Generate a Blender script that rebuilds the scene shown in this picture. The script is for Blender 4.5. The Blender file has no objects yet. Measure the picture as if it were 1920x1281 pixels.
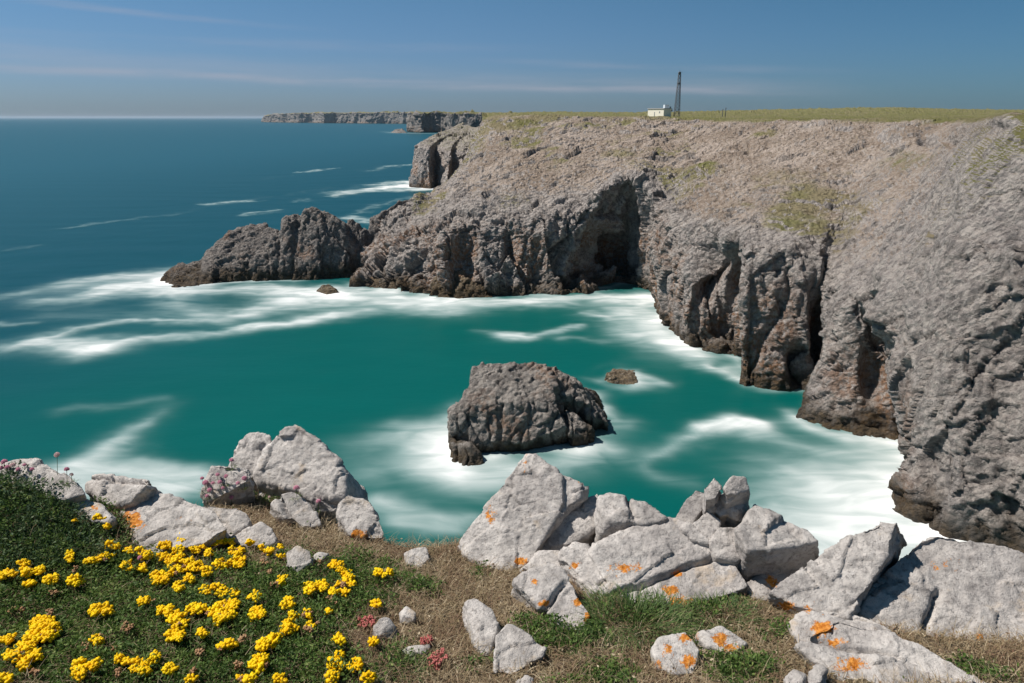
import bpy, bmesh, math, random
import numpy as np
from mathutils import Vector, Matrix
R = math.radians
SC = bpy.context.scene
COL = SC.collection
random.seed(7)
RNG = np.random.default_rng(11)

# ------------------------------------------------------------------ camera
H = 36.0                       # eye height above the sea, metres
FOC = 1280.0                   # focal length in pixels of the 1920 px wide photograph
PITCH = math.atan(420.0 / FOC)
CP, SP = math.cos(PITCH), math.sin(PITCH)
CAMP = np.array([0.0, 0.0, H])

def ray(u, v):
    u = np.asarray(u, float); v = np.asarray(v, float)
    x = (u - 960.0) / FOC
    y = -(v - 640.5) / FOC
    return np.stack([x, CP + y * SP, -SP + y * CP], -1)

def at(u, v, Y):
    r = ray(u, v)
    k = np.asarray(Y, float) / r[..., 1]
    return CAMP + r * k[..., None]

def sea_pt(u, v, z=0.0):
    r = ray(u, v)
    k = (z - H) / r[..., 2]
    return CAMP + r * k[..., None]

def proj(P):
    d = P - CAMP
    f = d[..., 1] * CP - d[..., 2] * SP
    up = d[..., 1] * SP + d[..., 2] * CP
    f = np.where(np.abs(f) < 1e-6, 1e-6, f)
    return 960.0 + FOC * d[..., 0] / f, 640.5 - FOC * up / f

# ------------------------------------------------------------------ noise
def _hash(ix, iy, iz, seed):
    h = (ix.astype(np.uint32) * np.uint32(374761393) + iy.astype(np.uint32) * np.uint32(668265263)
         + iz.astype(np.uint32) * np.uint32(2147483647) + np.uint32((seed * 974711 + 12345) & 0xffffffff))
    h = (h ^ (h >> np.uint32(13))) * np.uint32(1274126177)
    h = (h ^ (h >> np.uint32(16))) * np.uint32(2246822519)
    return h ^ (h >> np.uint32(15))

_G = np.array([[1,1,0],[-1,1,0],[1,-1,0],[-1,-1,0],[1,0,1],[-1,0,1],[1,0,-1],[-1,0,-1],
               [0,1,1],[0,-1,1],[0,1,-1],[0,-1,-1],[1,1,0],[-1,1,0],[0,-1,1],[0,-1,-1]], np.float32)

def gnoise(P, seed=0):
    P = np.asarray(P, np.float32)
    F = np.floor(P); I = F.astype(np.int64); f = P - F
    w = f * f * f * (f * (f * 6 - 15) + 10)
    out = 0
    for dx in (0, 1):
        wx = w[:, 0] if dx else 1 - w[:, 0]
        for dy in (0, 1):
            wy = w[:, 1] if dy else 1 - w[:, 1]
            for dz in (0, 1):
                wz = w[:, 2] if dz else 1 - w[:, 2]
                g = _G[_hash(I[:, 0] + dx, I[:, 1] + dy, I[:, 2] + dz, seed) & np.uint32(15)]
                out = out + wx * wy * wz * (g[:, 0] * (f[:, 0] - dx) + g[:, 1] * (f[:, 1] - dy) + g[:, 2] * (f[:, 2] - dz))
    return out

def fbm(P, octv=4, seed=0, gain=0.5, lac=2.03):
    a, s, t = 1.0, 0, 0
    P = np.asarray(P, np.float32)
    for o in range(octv):
        s = s + a * gnoise(P + np.float32(17.3 * o), seed + o); t += a
        a *= gain; P = P * np.float32(lac)
    return s / t * 1.6

def ridged(P, octv=4, seed=0, gain=0.5, lac=2.1):
    a, s, t = 1.0, 0, 0
    P = np.asarray(P, np.float32)
    for o in range(octv):
        n = 1 - np.abs(gnoise(P + np.float32(9.1 * o), seed + o)) * 2.0
        s = s + a * n; t += a
        a *= gain; P = P * np.float32(lac)
    return s / t

def worley(P, seed=0):
    """nearest and second distance, random value and random tilt of the cell"""
    P = np.asarray(P, np.float32)
    F = np.floor(P); I = F.astype(np.int64); f = P - F
    f1 = np.full(len(P), 9.0, np.float32); f2 = f1.copy(); hb = np.zeros(len(P), np.uint32)
    vx, vy, vz = (np.zeros(len(P), np.float32) for _ in range(3))
    for dx in (-1, 0, 1):
        for dy in (-1, 0, 1):
            for dz in (-1, 0, 1):
                h = _hash(I[:, 0] + dx, I[:, 1] + dy, I[:, 2] + dz, seed)
                px = (h & np.uint32(1023)).astype(np.float32) / 1023 + dx - f[:, 0]
                py = ((h >> np.uint32(10)) & np.uint32(1023)).astype(np.float32) / 1023 + dy - f[:, 1]
                pz = ((h >> np.uint32(20)) & np.uint32(1023)).astype(np.float32) / 1023 + dz - f[:, 2]
                d = np.sqrt(px * px + py * py + pz * pz)
                m = d < f1
                f2 = np.where(m, f1, np.minimum(f2, d)); f1 = np.where(m, d, f1)
                hb = np.where(m, h, hb); vx = np.where(m, px, vx); vy = np.where(m, py, vy); vz = np.where(m, pz, vz)
    r = lambda k: ((hb * np.uint32(k) >> np.uint32(12)) & np.uint32(1023)).astype(np.float32) / 511.5 - 1
    return f1, f2, (r(2654435761) + 1) / 2, vx * r(2246822519) + vy * r(3266489917) + vz * r(668265263)

def sstep(a, b, x):
    t = np.clip((x - a) / (b - a), 0, 1)
    return t * t * (3 - 2 * t)

# ------------------------------------------------------------------ meshes and objects
def mesh_np(name, V, Fq, attrs=None, smooth=True, colors=None):
    V = np.ascontiguousarray(V, np.float32); Fq = np.ascontiguousarray(Fq, np.int32)
    me = bpy.data.meshes.new(name)
    n, k = Fq.shape
    me.vertices.add(len(V)); me.vertices.foreach_set('co', V.ravel())
    me.loops.add(n * k); me.loops.foreach_set('vertex_index', Fq.ravel())
    me.polygons.add(n)
    me.polygons.foreach_set('loop_start', np.arange(0, n * k, k, dtype=np.int32))
    me.polygons.foreach_set('loop_total', np.full(n, k, np.int32))
    me.polygons.foreach_set('use_smooth', np.full(n, bool(smooth)))
    me.update(calc_edges=True)
    for nm, arr in (attrs or {}).items():
        a = me.attributes.new(nm, 'FLOAT', 'POINT'); a.data.foreach_set('value', np.ascontiguousarray(arr, np.float32))
    return me

def set_attr(me, nm, arr):
    a = me.attributes.new(nm, 'FLOAT', 'POINT'); a.data.foreach_set('value', np.ascontiguousarray(arr, np.float32))

def link(name, me, mat=None, parent=None):
    o = bpy.data.objects.new(name, me); COL.objects.link(o)
    if mat is not None:
        me.materials.clear(); me.materials.append(mat)
    if parent is not None: o.parent = parent
    return o

def tag(o, label, cat, group=None, kind=None):
    o['label'] = label; o['category'] = cat
    if group: o['group'] = group
    if kind: o['kind'] = kind
    return o

def empty(name, loc):
    o = bpy.data.objects.new(name, None); COL.objects.link(o); o.location = tuple(loc)
    o.empty_display_size = 0.02
    return o

def grid_faces(ns, nt):
    i = np.arange(ns - 1)[:, None] * nt + np.arange(nt - 1)[None, :]
    return np.stack([i, i + nt, i + nt + 1, i + 1], -1).reshape(-1, 4)

def grid_normals(G):
    a = np.gradient(G, axis=0); b = np.gradient(G, axis=1)
    n = np.cross(a, b); l = np.linalg.norm(n, axis=-1, keepdims=True)
    return n / np.maximum(l, 1e-9)

def pchip(X, Yv, xq):
    """Shape-preserving cubic; Yv is (n, ...) sampled at X, evaluated at xq."""
    X = np.asarray(X, float); Yv = np.asarray(Yv, float); xq = np.asarray(xq, float)
    n = len(X); h = np.diff(X); sh = (n - 1,) + (1,) * (Yv.ndim - 1)
    d = np.diff(Yv, axis=0) / h.reshape(sh)
    m = np.zeros_like(Yv)
    if n > 2:
        a, b = d[:-1], d[1:]
        den = np.where(np.abs(a + b) < 1e-12, 1e-12, a + b)
        m[1:-1] = np.where(a * b > 0, 2 * a * b / den, 0)
    m[0] = d[0]; m[-1] = d[-1]
    k = np.clip(np.searchsorted(X, xq, 'right') - 1, 0, n - 2)
    t = ((xq - X[k]) / h[k]).reshape((-1,) + (1,) * (Yv.ndim - 1))
    hh = h[k].reshape((-1,) + (1,) * (Yv.ndim - 1))
    return ((1 + 2 * t) * (1 - t) ** 2 * Yv[k] + t * (1 - t) ** 2 * hh * m[k]
            + t * t * (3 - 2 * t) * Yv[k + 1] + t * t * (t - 1) * hh * m[k + 1])

def lerp(X, Yv, xq):
    X = np.asarray(X, float); Yv = np.asarray(Yv, float)
    k = np.clip(np.searchsorted(X, xq, 'right') - 1, 0, len(X) - 2)
    t = ((xq - X[k]) / (X[k + 1] - X[k])).reshape((-1,) + (1,) * (Yv.ndim - 1))
    return Yv[k] * (1 - t) + Yv[k + 1] * t

def loft(cols, ns, nt, crisp=0.5):
    """cols: (K, R, 3) points; ns / nt: samples per column / rail segment. Returns (S, T, 3) and the params."""
    C = np.asarray(cols, float); K, Rr = C.shape[:2]
    def par(n):
        return np.concatenate([np.linspace(i, i + 1, c, endpoint=False) for i, c in enumerate(n)] + [[len(n)]])
    tq, sq = par(nt), par(ns)
    A = C.transpose(1, 0, 2)
    A = pchip(range(Rr), A, tq) * (1 - crisp) + lerp(range(Rr), A, tq) * crisp
    A = A.transpose(1, 0, 2)
    A = pchip(range(K), A, sq) * (1 - crisp) + lerp(range(K), A, sq) * crisp
    return A, sq, tq

# ------------------------------------------------------------------ node helpers
class NT:
    def __init__(self, tree): self.t = tree; self.n = tree.nodes; self.l = tree.links
    def add(self, typ, **kw):
        n = self.n.new(typ)
        ins = kw.pop('ins', {})
        for k, v in kw.items(): setattr(n, k, v)
        for k, v in ins.items(): self.put(n.inputs[k], v)
        return n
    def put(self, sock, v):
        if isinstance(v, bpy.types.NodeSocket): self.l.new(v, sock)
        elif isinstance(v, bpy.types.Node): self.l.new(v.outputs[0], sock)
        else:
            if sock.type == 'RGBA' and len(v) == 3: v = (*v, 1)
            sock.default_value = v
    def math(self, op, a, b=0.0, c=None, clamp=False):
        n = self.n.new('ShaderNodeMath'); n.operation = op; n.use_clamp = clamp
        self.put(n.inputs[0], a); self.put(n.inputs[1], b)
        if c is not None: self.put(n.inputs[2], c)
        return n.outputs[0]
    def mix(self, f, a, b, blend='MIX'):
        n = self.n.new('ShaderNodeMix'); n.data_type = 'RGBA'; n.blend_type = blend
        self.put(n.inputs[0], f); self.put(n.inputs[6], a); self.put(n.inputs[7], b)
        return n.outputs[2]
    def ramp(self, f, a, b, lo=0.0, hi=1.0):
        n = self.n.new('ShaderNodeMapRange'); n.interpolation_type = 'SMOOTHSTEP'
        self.put(n.inputs[0], f); n.inputs[1].default_value = a; n.inputs[2].default_value = b
        n.inputs[3].default_value = lo; n.inputs[4].default_value = hi
        return n.outputs[0]
    def noise(self, vec, scale, detail=4.0, rough=0.55, dist=0.0):
        n = self.n.new('ShaderNodeTexNoise')
        if vec is not None: self.put(n.inputs['Vector'], vec)
        n.inputs['Scale'].default_value = scale; n.inputs['Detail'].default_value = detail
        n.inputs['Roughness'].default_value = rough; n.inputs['Distortion'].default_value = dist
        return n.outputs['Fac']
    def voronoi(self, vec, scale, feature='F1', out='Distance'):
        n = self.n.new('ShaderNodeTexVoronoi'); n.feature = feature
        if vec is not None: self.put(n.inputs['Vector'], vec)
        n.inputs['Scale'].default_value = scale
        return n.outputs[out]
    def attr(self, name):
        n = self.n.new('ShaderNodeAttribute'); n.attribute_name = name
        return n.outputs['Fac']
    def scale(self, vec, s):
        n = self.n.new('ShaderNodeMapping'); self.put(n.inputs['Vector'], vec); n.inputs['Scale'].default_value = s
        return n.outputs[0]

def material(name):
    m = bpy.data.materials.new(name); m.use_nodes = True
    t = NT(m.node_tree); m.node_tree.nodes.clear()
    out = t.add('ShaderNodeOutputMaterial'); p = t.add('ShaderNodeBsdfPrincipled')
    t.l.new(p.outputs[0], out.inputs[0])
    return m, t, p

def flat_mat(name, col, rough=0.7, var=0.25, scale=30, metallic=0.0, spec=0.3):
    m, t, p = material(name)
    pos = t.add('ShaderNodeTexCoord').outputs['Object']
    f = t.noise(pos, scale, 3)
    c = t.mix(f, tuple(x * (1 - var) for x in col), tuple(min(1, x * (1 + var)) for x in col))
    t.put(p.inputs['Base Color'], c); p.inputs['Roughness'].default_value = rough; p.inputs['Metallic'].default_value = metallic
    p.inputs['Specular IOR Level'].default_value = spec
    return m
# ------------------------------------------------------------------ palette
SKY_LOW = (0.31, 0.44, 0.70); SKY_HIGH = (0.29, 0.50, 0.53); SKY_CLOUD = (3.6, 3.6, 4.2)
SEA_BAY = (0.0, 0.084, 0.076); SEA_MID = (0.0, 0.050, 0.068); SEA_FAR = (0.004, 0.068, 0.095); SEA_MILK = (0.13, 0.30, 0.30); FOAM_COL = (0.82, 0.83, 0.84)
TURF_DRY = (0.25, 0.213, 0.125); TURF_GREEN = (0.165, 0.17, 0.045)
# ------------------------------------------------------------------ camera, light, sky
cam = bpy.data.cameras.new('camera'); camo = bpy.data.objects.new('camera', cam); COL.objects.link(camo)
cam.sensor_width = 36.0; cam.lens = 36.0 * FOC / 1920.0
cam.clip_start = 0.05; cam.clip_end = 300000.0
camo.location = (0, 0, H); camo.rotation_euler = (R(90) - PITCH, 0, 0)
SC.camera = camo

SUN_AZ, SUN_EL = R(-82), R(54)      # azimuth from +Y towards +X
sd = Vector((math.sin(SUN_AZ) * math.cos(SUN_EL), math.cos(SUN_AZ) * math.cos(SUN_EL), math.sin(SUN_EL)))
sun = bpy.data.lights.new('sun', 'SUN'); sun.energy = 4.8; sun.angle = R(0.5); sun.color = (1.0, 0.93, 0.84)
suno = bpy.data.objects.new('sun', sun); COL.objects.link(suno)
suno.rotation_euler = sd.to_track_quat('Z', 'Y').to_euler(); suno.location = (-60, 40, 120)

W = bpy.data.worlds.new('World'); SC.world = W; W.use_nodes = True
t = NT(W.node_tree); W.node_tree.nodes.clear()
sky = t.add('ShaderNodeTexSky', sky_type='NISHITA', sun_disc=False, sun_elevation=SUN_EL, sun_rotation=SUN_AZ,
            altitude=0.0, air_density=1.0, dust_density=0.6, ozone_density=2.0)
gen = t.add('ShaderNodeTexCoord').outputs['Generated']
sep = t.add('ShaderNodeSeparateXYZ', ins={0: gen})
az = t.math('ARCTAN2', sep.outputs[0], sep.outputs[1])
el = t.math('ARCSINE', sep.outputs[2])
# polarised, deep blue upper sky with a pale band of air above the horizon
up = t.ramp(el, 0.0, 0.30)
tint = t.mix(up, SKY_LOW, SKY_HIGH)
tint = t.mix(t.ramp(az, -0.15, 0.75), tint, t.mix(1.0, tint, (0.62, 0.80, 0.80), 'MULTIPLY'))
c = t.mix(1.0, sky.outputs[0], tint, 'MULTIPLY')
# thin cirrus: long streaks just above the sea horizon
def streak(a0, e0, slope, wid, amt, n_scale, az0, az1):
    ec = t.math('ADD', t.math('MULTIPLY', t.math('SUBTRACT', az, a0), slope), e0)
    comb = t.add('ShaderNodeCombineXYZ', ins={0: t.math('MULTIPLY', az, 1.0), 1: t.math('MULTIPLY', el, 12.0), 2: a0})
    wob = t.noise(comb.outputs[0], n_scale, 5, 0.6)
    ec = t.math('ADD', ec, t.math('MULTIPLY', t.math('SUBTRACT', wob, 0.5), wid * 1.6))
    d = t.math('ABSOLUTE', t.math('SUBTRACT', el, ec))
    m = t.ramp(d, 0.0, wid, 1.0, 0.0)
    m = t.math('MULTIPLY', m, t.ramp(az, az0, az0 + 0.2)); m = t.math('MULTIPLY', m, t.ramp(az, az1 - 0.25, az1, 1, 0))
    m = t.math('MULTIPLY', m, t.ramp(t.noise(comb.outputs[0], n_scale * 2.3, 5, 0.6), 0.25, 0.7))
    return t.math('MULTIPLY', m, amt)
cl = streak(-0.4, 0.0485, -0.022, 0.0085, 0.40, 3.0, -0.75, 0.45)
cl = t.math('ADD', cl, streak(-0.4, 0.060, -0.03, 0.022, 0.22, 2.0, -0.9, 0.5))
cl = t.math('ADD', cl, streak(-0.45, 0.118, -0.05, 0.006, 0.28, 3.0, -0.68, -0.2))
cl = t.math('ADD', cl, streak(0.05, 0.07, -0.04, 0.007, 0.16, 3.0, -0.1, 0.5))
cl = t.math('ADD', cl, streak(-0.5, 0.088, 0.0, 0.010, 0.14, 2.4, -0.8, 0.1))
c = t.mix(t.math('MINIMUM', cl, 0.8), c, SKY_CLOUD)
bg = t.add('ShaderNodeBackground', ins={'Color': c, 'Strength': 0.094})
wo = t.add('ShaderNodeOutputWorld'); t.l.new(bg.outputs[0], wo.inputs[0])

SC.view_settings.view_transform = 'Standard'; SC.view_settings.look = 'None'
SC.view_settings.exposure = 0.32; SC.view_settings.gamma = 1.0

# ------------------------------------------------------------------ sea
def wline(pts, n=40):
    """A polyline given by picture points on the water, as world points."""
    P = sea_pt(np.array([p[0] for p in pts]), np.array([p[1] for p in pts]))[:, :2]
    d = np.concatenate([[0], np.cumsum(np.linalg.norm(np.diff(P, axis=0), axis=1))])
    s = np.linspace(0, d[-1], n)
    return np.stack([np.interp(s, d, P[:, 0]), np.interp(s, d, P[:, 1])], -1)

# each streak of foam: course on the water, half width in metres, strength at its two ends
FOAM = [
 # course, width0, width1, strength0, strength1
 ([(-40,565),(60,548),(150,530),(240,519),(330,512)], 3.4, 6.0, .45, 1.15),
 ([(90,566),(160,557),(230,545),(310,534)], 4.4, 7.0, .8, 1.3),
 ([(200,540),(300,528),(330,530)], 4.5, 3.0, .9, 1.2),
 ([(330,548),(420,545),(500,541),(570,545),(640,556)], 3.2, 5.0, 1.1, 1.0),
 ([(520,552),(600,558),(680,562),(760,570),(850,575)], 4.5, 5.5, 1.0, 1.15),
 ([(700,548),(770,562),(850,570),(950,571),(1060,566)], 3.5, 3.0, 1.0, .9),
 ([(950,566),(1060,562),(1150,560),(1225,562)], 2.6, 3.0, .9, .8),
 ([(300,548),(340,575),(400,598),(460,595),(520,575),(570,560)], 3.0, 4.0, .55, .6),
 ([(285,603),(330,605),(400,601),(460,592),(510,575),(570,562)], 1.4, 3.0, .75, .5),
 ([(50,644),(90,632),(140,618),(200,608),(252,604)], 2.2, 1.2, .9, .8),
 ([(60,646),(110,648),(150,648),(190,650)], 3.6, 4.2, 1.1, 1.25),
 ([(150,660),(200,645),(270,636),(350,632),(420,627),(480,614),(540,608),(620,590),(700,580)], 2.2, 2.2, 1.0, .55),
 ([(460,615),(510,612),(560,606),(620,594)], 1.3, 2.0, .9, .6),
 ([(-20,610),(40,609),(70,606)], 1.3, 1.0, .6, .4),
 ([(570,600),(650,592),(750,588),(850,590)], 2.5, 2.0, .45, .2),
 ([(950,633),(1000,630),(1040,622),(1075,616)], 2.0, 1.2, 1.0, .7),
 ([(1085,588),(1115,592),(1135,597)], 1.3, 1.2, .8, .6),
 ([(1060,636),(1100,637),(1130,640)], 1.5, 1.3, .5, .3),
 ([(880,625),(930,628),(980,632)], 1.0, 1.4, .3, .5),
 ([(1150,560),(1180,590),(1210,615),(1250,640)], 3.5, 5.0, .5, .75),
 ([(1205,560),(1215,590),(1235,615),(1262,645),(1300,668)], 4.5, 2.6, .95, .8),
 ([(1130,600),(1190,630),(1250,655),(1310,672)], 4.0, 3.0, .3, .45),
 ([(1325,688),(1345,694),(1365,690),(1395,688)], 1.3, .9, 1.1, .5),
 ([(1365,703),(1390,716)], .9, .8, .5, .5),
 ([(1320,806),(1350,797),(1385,790),(1425,799)], 1.2, 2.0, 1.15, 1.3),
 ([(1370,800),(1400,804),(1430,806)], 1.4, 1.4, 1.2, 1.2),
 ([(1330,803),(1290,825),(1250,845),(1205,875),(1240,897),(1290,905)], 1.4, 1.3, .9, .3),
 ([(1385,712),(1450,735),(1500,738)], 1.0, 1.2, .6, .5),
 ([(1490,778),(1520,805),(1600,825),(1690,835)], 1.3, 2.0, .7, 1.0),
 ([(1410,822),(1480,835),(1560,848),(1680,860)], 1.6, 3.0, .35, .9),
 ([(1480,865),(1560,880),(1670,895)], 3.0, 3.4, .3, 1.0),
 ([(1500,905),(1580,915),(1670,930)], 3.0, 3.5, .55, 1.1),
 ([(1470,950),(1560,950),(1660,955)], 3.2, 3.6, .6, 1.15),
 ([(1500,1000),(1580,1000),(1720,990)], 3.6, 3.2, .95, 1.2),
 ([(1560,1060),(1700,1030),(1760,1010)], 4.0, 3.0, 1.1, 1.1),
 ([(1430,870),(1520,900),(1560,960)], 1.6, 2.4, .2, .5),
 ([(660,835),(740,822),(800,818),(845,815)], 2.6, 3.4, .22, .9),
 ([(720,870),(780,858),(840,850)], 3.0, 3.6, .3, 1.0),
 ([(760,800),(810,805),(845,800)], 1.6, 2.4, .25, .7),
 ([(640,905),(740,890),(840,880)], 2.6, 2.6, .18, .5),
 ([(835,862),(870,885),(930,890),(985,885)], 2.2, 2.0, 1.1, .85),
 ([(830,900),(900,912),(960,905)], 2.0, 1.8, .35, .35),
 ([(985,888),(1050,880),(1100,850)], 1.6, 1.8, .5, .5),
 ([(1095,850),(1125,832),(1160,842)], 2.0, 1.4, .9, .5),
 ([(1100,800),(1135,800),(1165,800)], 1.8, 1.6, .7, .35),
 ([(1130,770),(1150,790)], 1.3, 1.2, .5, .3),
 ([(700,950),(760,965),(820,968),(885,978)], 1.8, 1.6, .8, .75),
 ([(740,985),(800,990),(860,992)], 1.6, 1.2, .5, .4),
 ([(1095,712),(1130,722),(1175,728),(1240,720)], 1.2, 1.5, .3, .45),
 ([(1165,700),(1200,708),(1235,716)], 1.2, 1.2, .6, .5),
 ([(110,775),(150,762),(200,765),(250,760),(305,752)], 1.5, 1.5, .3, .35),
 ([(310,770),(270,795),(230,820),(190,850),(150,872),(110,885)], 1.6, 2.6, .35, .85),
 ([(250,800),(210,835),(190,862)], 1.4, 1.8, .3, .6),
 ([(70,900),(140,892),(220,892),(300,902),(380,908)], 2.4, 2.4, 1.0, .95),
 ([(100,930),(200,920),(320,925)], 2.2, 1.8, .9, .9),
 ([(260,870),(330,890),(400,905)], 1.2, 1.4, .3, .4),
 ([(780,848),(840,895),(960,912),(1060,890),(1150,840)], 5.0, 4.5, .2, .22),
 ([(1400,865),(1500,925),(1560,1000)], 5.0, 6.0, .22, .4),
 ([(100,592),(250,592),(420,585),(600,575)], 6.0, 7.0, .28, .4),
 ([(600,860),(720,840),(840,830)], 6.0, 5.0, .1, .22),
 ([(1130,565),(1190,600),(1260,650)], 8.0, 6.0, .35, .4),
 # far water
 ([(640,362),(700,356),(750,350),(808,352)], 7.0, 9.0, .8, 2.2),
 ([(700,347),(760,341),(800,350)], 6.0, 8.0, .7, 2.0),
 ([(740,357),(790,357),(830,355)], 4.0, 4.0, .9, 1.2),
 ([(625,368),(660,362)], 3.6, 3.6, .8, .7),
 ([(400,382),(430,379),(462,377)], 3.2, 3.2, .8, .8),
 ([(470,402),(500,398),(520,394)], 2.6, 2.6, .8, .8),
 ([(125,428),(180,420),(240,412),(330,402)], 2.2, 2.0, .5, .25),
 ([(330,400),(420,382),(540,365),(620,352)], 2.4, 2.6, .12, .18),
 ([(570,323),(600,319),(612,317)], 4.2, 4.2, .8, .8),
 ([(690,322),(730,312),(770,309)], 4.2, 4.2, .3, .9),
 ([(655,408),(680,411),(700,418)], 3.0, 3.0, .9, .9),
 ([(670,400),(710,385),(760,372),(790,365)], 2.5, 2.6, .5, .4),
 ([(550,380),(570,372),(580,378)], 2.2, 2.2, .35, .35),
 ([(380,345),(450,340),(560,328)], 3.0, 3.0, .1, .18),
 ([(0,470),(40,465),(75,460)], 2.2, 2.0, .25, .25),
 ([(470,240+195),(560,430),(640,420)], 1.5, 1.5, .05, .15),
 ([(740,249),(790,250.5),(850,251)], 14.0, 16.0, .8, 1.0),
 ([(720,246),(745,250)], 10.0, 12.0, .4, .7),
 ([(640,225+8),(740,236),(765,238)], 12.0, 14.0, .1, .25),
]

def foam_field(XY):
    """Foam cover, 0..1+, at water points; computed once in world metres."""
    P3 = np.concatenate([XY, np.zeros((len(XY), 1))], 1)
    warp = 1.5
    k = np.clip(XY[:, 1] / 120.0, .5, 6.0)[:, None]
    wx = fbm(P3 / 9.0, 3, 3); wy = fbm(P3 / 9.0 + 40, 3, 4)
    wx2 = fbm(P3 / 2.6, 3, 5); wy2 = fbm(P3 / 2.6 + 40, 3, 6)
    Q = XY + np.stack([wx, wy], -1) * 2.2 * k + np.stack([wx2, wy2], -1) * 0.7 * k
    f = np.zeros(len(XY))
    for pts, w0, w1, s0, s1 in FOAM:
        L = wline(pts)
        lo = L.min(0) - 4 * max(w0, w1) - 6; hi = L.max(0) + 4 * max(w0, w1) + 6
        idx = np.nonzero((Q[:, 0] > lo[0]) & (Q[:, 0] < hi[0]) & (Q[:, 1] > lo[1]) & (Q[:, 1] < hi[1]))[0]
        if not len(idx): continue
        q = Q[idx]; best = np.full(len(idx), 1e9); bt = np.zeros(len(idx))
        for i in range(len(L) - 1):
            a, b = L[i], L[i + 1]; ab = b - a
            tt = np.clip(((q - a) @ ab) / max(ab @ ab, 1e-9), 0, 1)
            d = np.linalg.norm(q - a - tt[:, None] * ab, axis=1)
            m = d < best
            best = np.where(m, d, best); bt = np.where(m, (i + tt) / (len(L) - 1), bt)
        w = w0 + (w1 - w0) * bt; s = s0 + (s1 - s0) * bt
        g = s * .92 * np.exp(-(best / (w * 1.12)) ** 1.5)
        f[idx] = f[idx] + g - f[idx] * np.minimum(g, 1) * 0.55
    return f

def coast_dist(XY, polys):
    d = np.full(len(XY), 1e9)
    for L in polys:
        lo = L.min(0) - 14; hi = L.max(0) + 14
        idx = np.nonzero((XY[:, 0] > lo[0]) & (XY[:, 0] < hi[0]) & (XY[:, 1] > lo[1]) & (XY[:, 1] < hi[1]))[0]
        if not len(idx): continue
        q = XY[idx]; best = d[idx]
        for i in range(len(L) - 1):
            a, b = L[i], L[i + 1]; ab = b - a
            tt = np.clip(((q - a) @ ab) / max(ab @ ab, 1e-9), 0, 1)
            best = np.minimum(best, np.linalg.norm(q - a - tt[:, None] * ab, axis=1))
        d[idx] = best
    return d

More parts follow.
